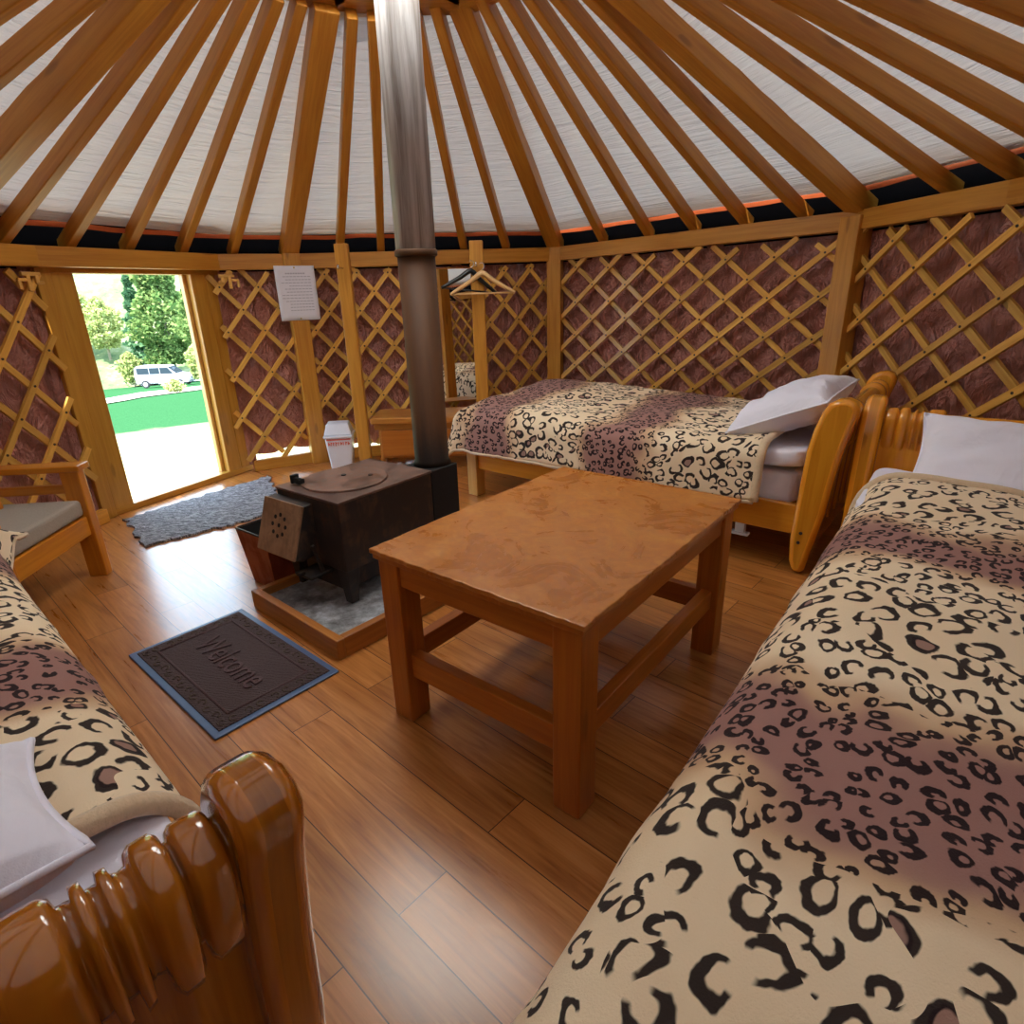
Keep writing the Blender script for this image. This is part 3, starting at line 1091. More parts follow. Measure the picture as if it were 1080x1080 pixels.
def bed(loc, rz, L, W, s, label, wmat, railmat, footmat, group, zs=1., bracket=False, inset=0.):
    """x from foot (0) to head (L); y from the near side (0) to s*W"""
    r = empty('wooden_bed', loc, rz, label, 'bed', group)
    th = .085
    for i, y in enumerate((0, W - th)):
        mb = MB()
        mb.prism([(a, q * zs) for a, q in PROF], (L, s * y, 0), (1, 0, 0), (0, 0, 1), (0, s * th, 0), smooth=False)
        o = mb.build('headboard_post', wmat, r, bevel=.028, seg=5, soft=True)
        for dz in (.165, .215):
            if i == 0:
                m2 = MB()
                m2.cyl((L + .015 + (dz - .165) * .1, s * -.004, dz), (L + .015 + (dz - .165) * .1, s * .004, dz), .008, 10)
                m2.build('bolt', 'bolt', o)
    # panel, following the curve
    y0, y1 = th, W - th
    mb = MB()
    N = 44

    def px(z): return .035 + .02 * (z / .7) ** 2 + .03 * max(0, (z - .5) / .25) ** 2
    for side, dx in ((0, 0.), (1, .032)):
        def pf(u, v, dx=dx):
            y = y0 + (y1 - y0) * u
            z = .22 + .52 * v
            c = abs(math.sin(u * PI * 6.5))
            rid = .012 * (max(0, 1 - abs(((u * (y1 - y0)) % .145) - .07) / .02))
            return (L + px(z) + dx + (rid if side else -rid), s * y, z * zs)
        mb.grid(pf, 60, 10, lambda u, v: (v * .5, u * (y1 - y0)))
    mb.build('headboard_panel', wmat, r, closed=False)
    # carved top rail: rolled drums with grooves between them
    beads = [(.0, .038), (.004, .038), (.006, .050), (.012, .055), (.040, .056), (.047, .050), (.049, .041), (.054, .041), (.056, .054), (.062, .060), (.082, .060), (.090, .053), (.092, .042), (.100, .040),
             (.106, .043), (.108, .052), (.118, .054), (.120, .042), (.130, .042), (.132, .054), (.142, .055), (.144, .042), (.156, .043), (.159, .055), (.168, .061), (.208, .062), (.218, .055), (.221, .044), (.24, .042)]
    Lr = y1 - y0
    prof = beads + [(Lr / 2, .043)] + [(Lr - a, q) for a, q in reversed(beads)]
    mb = MB()
    zc_ = .765 * zs
    sec = []
    for k in range(17):
        t_ = PI - PI * k / 16
        sec.append((math.cos(t_), math.sin(t_), 0.))
    sec = [(-.62, 0, -.135), (-.80, 0, -.11), (-.95, 0, -.05)] + sec + [(.97, 0, -.05), (.86, 0, -.11), (.62, 0, -.135), (-.62, 0, -.135)]
    ns = len(sec) - 1
    npf = len(prof) - 1

    def rf(u, v):
        a, q = prof[int(round(u * npf))]
        cx_, cz_, dz_ = sec[int(round(v * ns))]
        return (L + .098 + cx_ * q, s * (y0 + a), zc_ + cz_ * q + dz_ * (q / .06))
    mb.grid(rf, npf, ns, lambda u, v: (v * .35, u * Lr))
    mb.build('headboard_rail', wmat, r)
    if bracket:
        mb = MB()
        mb.box(L - .30, L - .25, .02, .05, .14, .20)
        mb.box(L - .32, L - .23, .015, .055, .13, .145)
        mb.build('rail_bracket', 'clear_castor', r, bevel=.004)
    mb = MB()
    mb.beam((L + .045, s * y0, .19), (L + .045, s * y1, .19), .05, .12)
    mb.build('headboard_lower_rail', wmat, r, bevel=.006)
    # side rails, foot
    for y in (.035 + inset, W - .035):
        mb = MB()
        mb.beam((.04, s * y, .27), (L + .01, s * y, .27), .035, .15)
        mb.build('side_rail', railmat, r, bevel=.006)
    for y in (.04 + inset, W - .04):
        mb = MB()
        mb.beam((.0, s * y, 0), (.0, s * y, .44), .085, .085, (0, 1, 0))
        mb.build('foot_post', footmat, r, bevel=.006)
    mb = MB()
    mb.beam((.0, s * (.08 + inset), .33), (.0, s * (W - .08), .33), .04, .26)
    mb.build('footboard', railmat, r, bevel=.006)
    mb = MB()
    mb.box(.04, L, min(s * (.05 + inset), s * (W - .05)), max(s * (.05 + inset), s * (W - .05)), .27, .30)
    mb.build('bed_base', railmat, r)
    return r


def soft_box(name, x0, x1, y0, y1, z0, z1, mat, parent=None, loc=(0, 0, 0), rz=0., p=5., nzv=.008):
    mb = MB()
    cx, cy, cz = (x0 + x1) / 2, (y0 + y1) / 2, (z0 + z1) / 2
    hx, hy, hz = (x1 - x0) / 2, abs(y1 - y0) / 2, (z1 - z0) / 2

    def fn(u, v):
        a = 2 * PI * u
        b = PI * (v - .5)
        def sg(c, e): return math.copysign(abs(c) ** e, c)
        e1, e2 = .18, .2
        x = hx * sg(math.cos(b), e2) * sg(math.cos(a), e1)
        y = hy * sg(math.cos(b), e2) * sg(math.sin(a), e1)
        z = hz * sg(math.sin(b), e2)
        k = nz(x * 6 + loc[0], y * 6, z * 6) * nzv
        return (cx + x * (1 + k), cy + y * (1 + k), cz + z + k)
    mb.grid(fn, 72, 30)
    return mb.build(name, mat, parent, loc, rz, closed=True)


def blanket(loc, rz, L0, L1, W, s, top, hem, label, group, over=.10, overx=None, amp=.012, hump=None, rr=.10, fold=False, uoff=0., flare=1.35, bulge=.035, lift=0.):
    """lies from L0 (foot, draped over) to L1; across the whole width, draped both sides"""
    drop = top - hem + .43 * rr
    yin0, yin1 = rr - over, W - rr + max(over, .035)
    xin0 = L0 + rr - (over if overx is None else overx)
    na, nb_ = 110, 90
    A0, A1 = -drop, (L1 - xin0)
    B0, B1 = -drop, (yin1 - yin0) + drop

    def prof(d):
        q = rr * PI / 2
        if d <= 0: return 0., 0.
        if d < q: return rr * math.sin(d / rr), rr * (1 - math.cos(d / rr))
        e = d - q
        return rr + bulge * math.sin(min(1, e / .25) * PI / 2) * .6, rr + e

    def fn(u, v):
        a = A0 + (A1 - A0) * u
        b = B0 + (B1 - B0) * v
        da = max(0, -a)
        db = max(0, -b, b - (yin1 - yin0))
        ox, dx = prof(da)
        oy, dy = prof(db)
        k = 1.
        if da > 0 and db > 0:
            k = 1 + (flare - 1) * min(1, da / .3) * min(1, db / .3)
        x = xin0 + (a if a > 0 else -ox * k)
        if b < 0: y = yin0 - oy * k
        elif b > yin1 - yin0: y = yin1 + oy * k
        else: y = yin0 + b
        dz = math.sqrt(dx * dx + dy * dy)
        if da > 0 and db > 0:
            dz = max(dx, dy) + .25 * min(dx, dy)
            dz *= 1 - lift * min(1, da / .16) * min(1, db / .16)
        z = top - dz
        # soft folds
        on = 1 - min(1, dz / .1)
        z += amp * (nz(x * 2.3 + loc[0] * 3, y * 2.3, 0) + .5 * nz(x * 5.5, y * 5.5 + 9, 1)) * (.35 + on)
        cu = min(1, max(0, (x - xin0) / (L1 - xin0)))
        cv = min(1, max(0, y / W))
        z += .035 * math.sin(PI * cv) * on
        if dz > .1:
            f = nz(x * 5, y * 5, 3) * .018
            if db > 0: y += (-f if b < 0 else f)
            if da > 0: x -= f
        if hump:
            for (hx, hy, sx, sy, hz) in hump:
                z += hz * math.exp(-((x - hx) / sx) ** 2 - ((y - hy) / sy) ** 2) * (.3 + .7 * on)
        return (x, s * y, z)

    mb = MB()
    mb.grid(fn, na, nb_, lambda u, v: (A0 + (A1 - A0) * u + uoff, (B0 + (B1 - B0) * v) * s))
    o = mb.build('leopard_blanket', ['leopard', 'cream_fleece'], None, loc, rz, closed=False)
    m_ = o.modifiers.new('thick', 'SOLIDIFY')
    m_.thickness = .012
    m_.offset = 0 
    m_.material_offset = 0
    m_.material_offset_rim = 1
    tag(o, label, 'blanket', group)
    # border binding along foot and both side hems and the head edge
    mb = MB()
    path = [fn(1, j / 60) for j in range(61)]
    path = [(p[0] + .004, p[1], p[2] + .002) for p in path]
    mb.tube(path, .022, 8, flat=.8)
    mb.build('folded_edge', 'cream_fleece', o)
    mb = MB()
    path = [fn(1 - i / 80, 0) for i in range(81)] + [fn(0, j / 60) for j in range(1, 61)] + [fn(i / 80, 1) for i in range(1, 81)]
    path = [(p[0], p[1], p[2] - .006 + .005 * nz(p[0] * 40, p[1] * 40, 0)) for p in path]
    mb.tube(path, .011, 6)
    mb.build('hem_fringe', 'cream_fleece', o)
    return o


def pillow(loc, xdir, ydir, w, h, t, label, mat='linen', flange=.022, seed=0., sag=0.):
    x, y = V(xdir).normalized(), V(ydir).normalized()
    z = x.cross(y).normalized()
    y = z.cross(x)
    mb = MB()
    N = 34

    def surf(sgn):
        def fn(u, v):
            a, b = 2 * u - 1, 2 * v - 1
            ea = (1 - abs(a) ** 2.6)
            eb = (1 - abs(b) ** 2.6)
            thick = t * .5 * max(0, ea * eb) ** .42
            pin = 1 - .07 * (1 - abs(b) ** 2) * abs(a) ** 2
            pin2 = 1 - .07 * (1 - abs(a) ** 2) * abs(b) ** 2
            k = nz(a * 2.2 + seed, b * 2.2, sgn) * .02 + nz(a * 5 + seed, b * 5, sgn) * .007
            P = x * (a * w / 2 * pin) + y * (b * h / 2 * pin2) + z * (sgn * thick + k * min(1, thick / (t * .2)))
            P = P + V((0, 0, -sag * (a * a)))
            return P
        return fn
    mb.grid(surf(1), N, N)
    mb.grid(surf(-1), N, N)
    o = mb.build('pillow', mat, None, loc, 0)
    tag(o, label, 'pillow', 'white pillows')
    # stitched flange seam
    mb = MB()
    f = surf(0)
    e = [(i / 20, 0) for i in range(21)] + [(1, i / 20) for i in range(1, 21)] + [(1 - i / 20, 1) for i in range(1, 21)] + [(0, 1 - i / 20) for i in range(1, 20)]
    path = [f(*q) for q in e]
    mb.tube(path + [path[0]], .006, 6)
    mb.build('piping', mat, o)
    return o


GB = 'wooden sleigh beds along the wall'
GBL = 'leopard print blankets'
# far bed
U1 = V((.7754, -.6315, 0))
W1 = V((.6315, .7754, 0))
O1 = V((-.27, 3.98, 0))
rz1 = math.atan2(U1.y, U1.x)
L1 = 2.12
bed(O1, rz1, L1, 1.14, 1, 'orange wooden bed standing against the right lattice wall, behind the table', 'bed_wood', 'bed_wood', 'bed_pale', GB, bracket=True)
mt = soft_box('mattress', .06, L1 - .035, .056, 1.085, .302, .49, 'linen', None, O1, rz1)
tag(mt, 'white mattress of the far bed showing below its pillow', 'mattress')
dv = soft_box('white_quilt', .10, L1 - .02, .02, 1.11, .500, .602, 'linen', None, O1, rz1, nzv=.02)
tag(dv, 'white quilt under the leopard blanket of the far bed', 'quilt')
blanket(O1, rz1, -.04, 1.92, 1.14, 1, .622, .335, 'leopard print blanket spread over the far bed behind the table', GBL, over=.055, amp=.02, bulge=.03,
        hump=[(.25, .95, .55, .3, .05), (.5, .42, .5, .12, -.02)], uoff=-.92)


def lw(O, U, Wd, x, y, z): return V(O) + U * x + Wd * y + V((0, 0, z))


pillow(lw(O1, U1, W1, L1 - .19, .43, .745), W1 + V((0, 0, .02)), U1 * .88 + V((0, 0, .38)), .72, .48, .22, 'white pillow leaning on the curved headboard of the far bed', seed=3.)
# front bed on the right (the camera leans over it)
U2 = V((.62, .785, 0)).normalized()
W2 = V((.785, -.62, 0)).normalized()
A2 = V((1.628, 2.522, 0))
L2 = 2.72
O2 = A2 - W2 * .10 - U2 * L2
rz2 = math.atan2(U2.y, U2.x)
bed(O2, rz2, L2, .965, -1, 'orange wooden bed in the right foreground, its foot cut off by the frame', 'bed_wood', 'bed_wood', 'bed_pale', GB, inset=.10)
mt = soft_box('mattress', .06, L2 - .035, -.91, -.158, .302, .48, 'linen', None, O2, rz2)
tag(mt, 'white mattress of the front bed under the nearest leopard blanket', 'mattress')
dv = soft_box('white_quilt', L2 - .60, L2 - .02, -.93, -.105, .490, .580, 'linen', None, O2, rz2, nzv=.02)
tag(dv, 'white quilt edge showing at the head of the front bed on the right', 'quilt')
blanket(O2, rz2, -.02, L2 - .36, .965, -1, .60, .2, 'large leopard print blanket covering the front bed at the lower right', GBL, over=-.09, overx=.05, amp=.014, rr=.13, bulge=.04, uoff=-.36)
pillow(lw(O2, U2, W2, L2 - .20, .62, .675), W2 + V((0, 0, -.03)), U2 * .68 + V((0, 0, .73)), .78, .40, .17, 'white pillow standing upright against the headboard of the right front bed', seed=8.)

# left bed, headboard towards the camera
U3 = V((.738, -.675, 0)).normalized()
W3 = V((-.675, -.738, 0)).normalized()
A3 = V((-.351, .578, 0))
L3 = 1.98
O3 = A3 - W3 * .046 - U3 * (.085 + L3)
rz3 = math.atan2(U3.y, U3.x)
bed(O3, rz3, L3, .93, -1, 'varnished wooden bed at the left, carved headboard nearest the camera', 'bed_shade_wood', 'bed_wood', 'bed_wood', GB, zs=.945, inset=.10)
mt = soft_box('mattress', .06, L3 - .035, -.875, -.158, .302, .46, 'linen', None, O3, rz3)
tag(mt, 'white mattress of the left bed behind its carved headboard', 'mattress')
dv = soft_box('white_quilt', L3 - .50, L3 - .02, -.90, -.075, .470, .556, 'linen', None, O3, rz3, nzv=.02)
tag(dv, 'white quilt at the head of the left bed beside the carved headboard', 'quilt')
blanket(O3, rz3, -.02, L3 - .23, .90, -1, .575, .34, 'leopard print blanket on the left bed, its corner hanging by the armchair', GBL, over=-.035, overx=.20, amp=.012, rr=.11, uoff=.97, flare=2.1, lift=.55,
        hump=[(-.05, .05, .2, .3, .08)])
pillow(lw(O3, U3, W3, L3 - .25, .52, .675), W3, U3 * .95 + V((0, 0, .18)), .66, .44, .15, 'white pillow on the left bed at the lower left', seed=13.)

# ------------------------------------------------------------------ table
TZ = .62
tp = [atz(x, y, TZ) for x, y in ((397, 582), (632, 665), (773, 525), (585, 490))]
tcn = sum((V(p) for p in tp), V((0, 0, 0))) / 4
ex = ((V(tp[1]) - V(tp[0])) + (V(tp[2]) - V(tp[3]))).normalized()
ey = V((-ex.y, ex.x, 0))
tw, tdp = .775, 1.075
rzt = math.atan2(ex.y, ex.x)
tb = empty('coffee_table', (tcn.x, tcn.y, 0), rzt, 'reddish brown wooden table with worn veneer top in the middle of the floor', 'table')
mb = MB()
ragged = []
hw, hd = tw / 2, tdp / 2
N = 40
for i in range(N): ragged.append((-hw + tw * i / N, -hd + random.uniform(-.003, .002)))
for i in range(N): ragged.append((hw + random.uniform(-.002, .002), -hd + tdp * i / N))
for i in range(N): ragged.append((hw - tw * i / N, hd + random.uniform(-.002, .002)))
for i in range(N): ragged.append((-hw + random.uniform(-.002, .002), hd - tdp * i / N))
mb.prism(ragged, (0, 0, TZ - .016), (1, 0, 0), (0, 1, 0), (0, 0, .016))
mb.build('table_top', 'table_top', tb, bevel=.003)
mb = MB()
mb.box(-hw + .006, hw - .006, -hd + .006, hd - .006, TZ - .034, TZ - .016)
mb.build('under_board', 'table_leg', tb, bevel=.003)
lx, ly = hw - .06, hd - .06
for sx in (-1, 1):
    for sy in (-1, 1):
        mb = MB()
        mb.box(sx * lx - .043, sx * lx + .043, sy * ly - .043, sy * ly + .043, 0, TZ - .034)
        mb.build('leg', 'table_leg', tb, bevel=.005)
for sx in (-1, 1):
    mb = MB(); mb.box(sx * lx - .016 + sx * .016, sx * lx + .016 + sx * .016, -ly, ly, TZ - .115, TZ - .034); mb.build('apron', 'table_leg', tb, bevel=.004)
    mb = MB(); mb.box(sx * lx - .02, sx * lx + .02, -ly, ly, .20, .275); mb.build('stretcher', 'table_leg', tb, bevel=.004)
for sy in (-1, 1):
    mb = MB(); mb.box(-lx, lx, sy * ly - .016 + sy * .016, sy * ly + .016 + sy * .016, TZ - .115, TZ - .034); mb.build('apron', 'table_leg', tb, bevel=.004)
    mb = MB(); mb.box(-lx, lx, sy * ly - .02, sy * ly + .02, .17, .255); mb.build('stretcher', 'table_leg', tb, bevel=.004)

# ------------------------------------------------------------------ hearth tray and stove
HX = V((.75, -.66, 0)).normalized()
HY = V((.66, .75, 0)).normalized()
rzh = math.atan2(HX.y, HX.x)
Fh = atz(358, 697)
tr = empty('hearth_tray', Fh, rzh, 'low wooden tray with grey metal floor under the stove', 'hearth')
hwid, hdep, hh = .69, .98, .088
mb = MB(); mb.box(-hwid + .02, -.02, .02, hdep - .02, 0, .05); mb.build('ash_plate', 'tray_metal', tr)
for nm, b in (('side_board', (-hwid, 0, 0, .036)), ('side_board', (-hwid, 0, hdep - .036, hdep)), ('side_board', (-hwid, -hwid + .036, .036, hdep - .036)), ('side_board', (-.036, 0, .036, hdep - .036))):
    mb = MB(); mb.box(*b, 0, hh); mb.build(nm, 'tray_wood', tr, bevel=.004)

SC = V((-.735, 2.689, 0))
rzs = math.atan2(-.604, .797)
SXv = V((.797, -.604, 0)); SYv = V((.604, .797, 0))
st = empty('wood_stove', SC, rzs, 'rusty black box stove on four legs standing on the hearth tray', 'stove')
sw, sdp, sz0, sz1 = .222, .278, .215, .53
mb = MB(); mb.box(-sw, sw, -sdp, sdp, sz0, sz1, axis=1); mb.build('firebox', 'stove_black', st, bevel=.006)
mb = MB(); mb.box(-sw - .004, sw + .004, -sdp - .004, sdp + .004, sz1 - .002, sz1 + .010, axis=1); top = mb.build('top_plate', 'stove_top', st, bevel=.003)
mb = MB(); mb.cyl((-.02, -.045, sz1 + .008), (-.02, -.045, sz1 + .020), .196, 56); lid = mb.build('round_lid', 'stove_lid', st, bevel=.003)
mb = MB()
mb.box(-.165, -.12, -.225, -.205, sz1 + .018, sz1 + .045); mb.box(-.17, -.155, -.235, -.195, sz1 + .018, sz1 + .058); mb.box(-.13, -.115, -.225, -.195, sz1 + .018, sz1 + .04)
mb.build('lid_handle', 'hole_black', lid, bevel=.003)
for q in ((-.06, -.02), (.05, .05)):
    mb = MB(); mb.cyl((q[0], q[1], sz1 + .019), (q[0], q[1], sz1 + .024), .012, 12); mb.build('lid_stud', 'stove_black', lid)
for lx_, ly_, t in ((.185, -.24, 0), (-.185, -.24, 0), (.185, .24, 0), (-.185, .24, 0)):
    mb = MB(); mb.beam((lx_, ly_, .0505), (lx_, ly_, sz0 + .01), .042, .042, (0, 1, 0), w1=.07, h1=.07); mb.build('leg', 'stove_black', st, bevel=.004)
# hopper door: face with a star of holes, proud of the firebox front, tapering back at the top
mb = MB()
dx0, dx1 = -.235, .04
mb.prism([(0, .505), (-.045, .50), (-.125, .275), (-.085, .255), (0, .27)], (dx0, -sdp, 0), (0, 1, 0), (0, 0, 1), (dx1 - dx0, 0, 0))
hd_ = mb.build('fire_door', 'stove_black', st, bevel=.004)
fn_ = V((0, -.225, .08)).normalized()
fa, fb = V((0, -.045, .50)), V((0, -.125, .275))
fz = (fa - fb).normalized()
fnorm = V((0, -fz.z, fz.y))
fc = (fa + fb) / 2 + V(((dx0 + dx1) / 2, -sdp, 0)) + fnorm * .004
mb = MB()
mb.beam(fc - fz * .122, fc + fz * .122, dx1 - dx0 + .008, .012, fnorm)
fp = mb.build('perforated_plate', 'door_iron', hd_, bevel=.003)
for k in range(9):
    mb = MB()
    r_ = 0 if k == 8 else .048
    q = PI / 4 * k
    c_ = fc + V((1, 0, 0)) * (r_ * math.cos(q)) + fz * (.012 + r_ * math.sin(q)) + fnorm * .005
    mb.cyl(c_, c_ + fnorm * .0025, .0095, 10)
    mb.build('vent_hole', 'hole_black', fp)
# ash lip and latch below the door
mb = MB()
mb.box(-.02, .10, -sdp - .10, -sdp + .02, .185, .198); mb.box(.02, .05, -sdp - .12, -sdp - .09, .20, .215)
mb.beam((.075, -sdp - .02, .20), (.07, -sdp - .05, .33), .014, .014, (1, 0, 0))
mb.build('door_latch', 'stove_black', st, bevel=.003)
mb = MB(); mb.box(-.12, .16, -sdp + .03, sdp - .05, .10, sz0); mb.build('ash_drawer', 'stove_black', st, bevel=.004)
# flue box at the back
mb = MB(); mb.box(.03, .225, sdp, sdp + .19, .25, sz1 + .004, axis=2); mb.build('flue_box', 'hole_black', st, bevel=.004)

PPX = V((-.40, 2.93, 0))
sp_ = empty('stove_pipe', (PPX.x, PPX.y, .53), 0, 'tall stove pipe rising to the roof, rusty below and weathered grey above', 'stove pipe')
mb = MB()
mb.tube([(0, 0, .006), (0, 0, .03), (0, 0, .99)], [.098, .086, .086], 28)
mb.build('lower_pipe', 'pipe_low', sp_)
mb = MB()
mb.tube([(0, 0, .985), (0, 0, 2.75)], [.090, .090], 28)
up_ = mb.build('upper_pipe', 'pipe_up', sp_)
mb = MB()
mb.tube([(0, 0, .975), (0, 0, .98), (0, 0, 1.0), (0, 0, 1.005)], [.0905, .0975, .0975, .0905], 28)
mb.build('pipe_collar', 'pipe_low', sp_)

# ------------------------------------------------------------------ bucket
bc = V((-1.185, 2.745, 0))
mb = MB()
def ringpts(h, z): return [V(((a * h), (b * h), z)) for a, b in ((-1, -1), (1, -1), (1, 1), (-1, 1))]
def quadwall(mb, A, B, mi=0):
    b = len(mb.v)
    mb.v += A + B
    for i in range(4):
        j = (i + 1) % 4
        mb.face((b + i, b + j, b + 4 + j, b + 4 + i), ((0, 0), (.2, 0), (.2, .3), (0, .3)), mi)
quadwall(mb, ringpts(.098, 0), ringpts(.128, .29))
quadwall(mb, ringpts(.128, .29), ringpts(.120, .29))
quadwall(mb, ringpts(.120, .29), ringpts(.092, .012), 1)
b_ = len(mb.v)
mb.v += ringpts(.092, .012) + ringpts(.098, 0)
mb.face((b_, b_ + 1, b_ + 2, b_ + 3), ((0, 0),) * 4, 1)
mb.face((b_ + 7, b_ + 6, b_ + 5, b_ + 4), ((0, 0),) * 4)
bk = mb.build('ash_bucket', ['rust', 'hole_black'], None, bc, rzs, closed=False)
tag(bk, 'reddish rusty tapered metal bin on the floor left of the stove', 'bin')
mb = MB()
R_ = ringpts(.126, .292)
mb.tube(R_ + [R_[0]], .006, 6)
mb.build('rolled_rim', 'stove_black', bk)

# ------------------------------------------------------------------ welcome mat
mp = [atz(x, y) for x, y in ((135, 692), (228, 783), (357, 702), (258, 641))]
MXv = (mp[1] - mp[0]).normalized()
MYv = V((-MXv.y, MXv.x, 0))
mw, mh = .775, .475
mc = (V(mp[0]) + V(mp[1])) / 2 + MYv * (mh / 2)
rzm = math.atan2(MXv.y, MXv.x)
wm = empty('welcome_mat', (mc.x, mc.y, 0), rzm, 'dark brown rubber welcome mat with blue edge on the floor before the stove', 'doormat')
mb = MB()
mb.prism([(-mw / 2, -mh / 2), (mw / 2, -mh / 2), (mw / 2, mh / 2), (-mw / 2, mh / 2)], (0, 0, .001), (1, 0, 0), (0, 1, 0), (0, 0, .008))
mb.build('rubber_edge', 'mat_rubber', wm, bevel=.004)
mb = MB()
mb.box(-mw / 2 + .025, mw / 2 - .025, -mh / 2 + .025, mh / 2 - .025, .008, .013)
mb.build('pile', 'mat_pile', wm, bevel=.002)
mb = MB()
fw, fh_ = mw / 2 - .085, mh / 2 - .085
for a, b in (((-fw, -fh_), (fw, -fh_)), ((fw, -fh_), (fw, fh_)), ((fw, fh_), (-fw, fh_)), ((-fw, fh_), (-fw, -fh_))):
    mb.tube([(a[0], a[1], .0125), (b[0], b[1], .0125)], .0055, 6)
mb.build('inner_frame', 'mat_relief', wm)
mb = MB()
def swirl(cx, cy, r, d):
    pts_ = []
    for k in range(15):
        q = k / 14 * 4.6
        rr_ = r * (1 - k / 18)
        pts_.append((cx + rr_ * math.cos(q * d), cy + rr_ * math.sin(q * d), .0125))
    mb.tube(pts_, .004, 5)
for i in range(13):
    x = -mw / 2 + .06 + (mw - .12) * i / 12
    for yy in (-mh / 2 + .053, mh / 2 - .053): swirl(x, yy, .021, 1 if i % 2 else -1)
for i in range(7):
    y = -mh / 2 + .09 + (mh - .18) * i / 6
    for xx in (-mw / 2 + .053, mw / 2 - .053): swirl(xx, y, .021, 1 if i % 2 else -1)
mb.build('scroll_border', 'mat_edge_relief', wm)


def text_mesh(txt, name, mat, parent, loc, sx, sy, ext, rot=(0, 0, 0)):
    fc_ = bpy.data.curves.new(name + '_curve', 'FONT')
    fc_.body = txt
    fc_.size = 1
    fc_.extrude = ext
    fc_.align_x = 'CENTER'
    fc_.align_y = 'CENTER'
    to = bpy.data.objects.new(name + '_tmp', fc_)
    COL.objects.link(to)
    dg = bpy.context.evaluated_depsgraph_get()
    me = bpy.data.meshes.new_from_object(to.evaluated_get(dg))
    bpy.data.objects.remove(to)
    bpy.data.curves.remove(fc_)
    for v in me.vertices:
        v.co.x *= sx
        v.co.y *= sy
    me.name = name
    me.materials.clear()
    me.materials.append(M[mat])
    o = bpy.data.objects.new(name, me)
    COL.objects.link(o)
    o.parent = parent
    o.location = loc
    o.rotation_euler = rot
    return o


text_mesh('Welcome', 'welcome_lettering', 'mat_relief', wm, (0, .0, .0135), .115, .155, .005)

# ------------------------------------------------------------------ rag mat by the door
rp = [atz(x, y) for x, y in ((133, 549), (153, 578), (297, 541), (284, 503))]
mb = MB()
poly = []
for i in range(4):
    a, b = V(rp[i]), V(rp[(i + 1) % 4])
    k_ = max(6, int((b - a).length / .035))
    nn_ = V((b.y - a.y, a.x - b.x, 0)).normalized()
    for j in range(k_):
        q = a.lerp(b, j / k_) + nn_ * random.uniform(-.022, .022)
        poly.append((q.x, q.y))
rcn = sum((V(p) for p in rp), V((0, 0, 0))) / 4
mb.prism([(p[0] - rcn.x, p[1] - rcn.y) for p in poly], (0, 0, .001), (1, 0, 0), (0, 1, 0), (0, 0, .014))
o = mb.build('rag_mat', 'rug', None, (rcn.x, rcn.y, 0))
tag(o, 'ragged grey shaggy doormat lying inside the door threshold', 'doormat')

# ------------------------------------------------------------------ paper on the post
n1 = nav(P1)
pc = V((P1[0], P1[1], 0)) + n1 * .083
x1 = V((-n1.y, n1.x, 0)) * -1
pm = MB()
pw, ph = .30, .40
pz = 1.375


def pf(u, v):
    P = pc + x1 * ((u - .5) * pw) + V((0, 0, pz + (v - .5) * ph)) + n1 * (.012 * (2 * u - 1) ** 2 * (1 - v * .4) + .004)
    return P - pc


pm.grid(pf, 10, 10)
po = pm.build('paper_sheet', 'paper', None, pc, closed=False)
sm_ = po.modifiers.new('thick', 'SOLIDIFY'); sm_.thickness = .0012
tag(po, 'white paper notice pinned to the wooden post right of the door', 'paper')
mb = MB()
for i in range(13):
    v0 = .86 - i * .056
    ln = (.5 if i == 0 else random.uniform(.55, .8))
    u0 = .5 - ln / 2 if i == 0 else .12
    for k in range(8):
        pa = pf(u0 + ln * k / 8, v0) + n1 * .0012
        pb = pf(u0 + ln * (k + .82) / 8, v0) + n1 * .0012
        mb.beam(pa, pb, .0008, .006 if i else .01)
mb.build('printed_lines', 'ink', po)
for v0 in (.965, .03):
    mb = MB()
    P = pf(.5, v0) + n1 * .002
    mb.tube([P, P + n1 * .006], .006, 8)
    mb.build('pin', 'pin', po)

# ------------------------------------------------------------------ dresser, mirror, posts, bin, hangers
YD = 4.66
dr = empty('dresser', (-.58, YD + .18, 0), 0, 'low wooden dresser with orange front below the mirror, behind the stove pipe', 'dresser')
dw = .52
mb = MB(); mb.box(-dw, dw, -.20, .20, .385, .435); mb.build('dresser_top', 'dresser_wood', dr, bevel=.01)
mb = MB(); mb.box(-dw + .05, dw - .02, -.155, .19, .10, .385, axis=0); mb.build('dresser_body', 'dresser_wood', dr, bevel=.004)
mb = MB(); mb.box(-dw + .02, dw, -.165, -.15, .335, .385); mb.build('front_rail', 'dresser_wood', dr, bevel=.003)
for x0 in (-dw + .07, .03):
    mb = MB(); mb.box(x0, x0 + .44, -.172, -.155, .12, .33, axis=0); mb.build('door_panel', 'dresser_front', dr, bevel=.004)
for x in (-dw + .06, dw - .04):
    for y in (-.13, .16):
        mb = MB(); mb.box(x - .02, x + .02, y - .02, y + .02, 0, .10); mb.build('leg', 'dresser_wood', dr, bevel=.003)

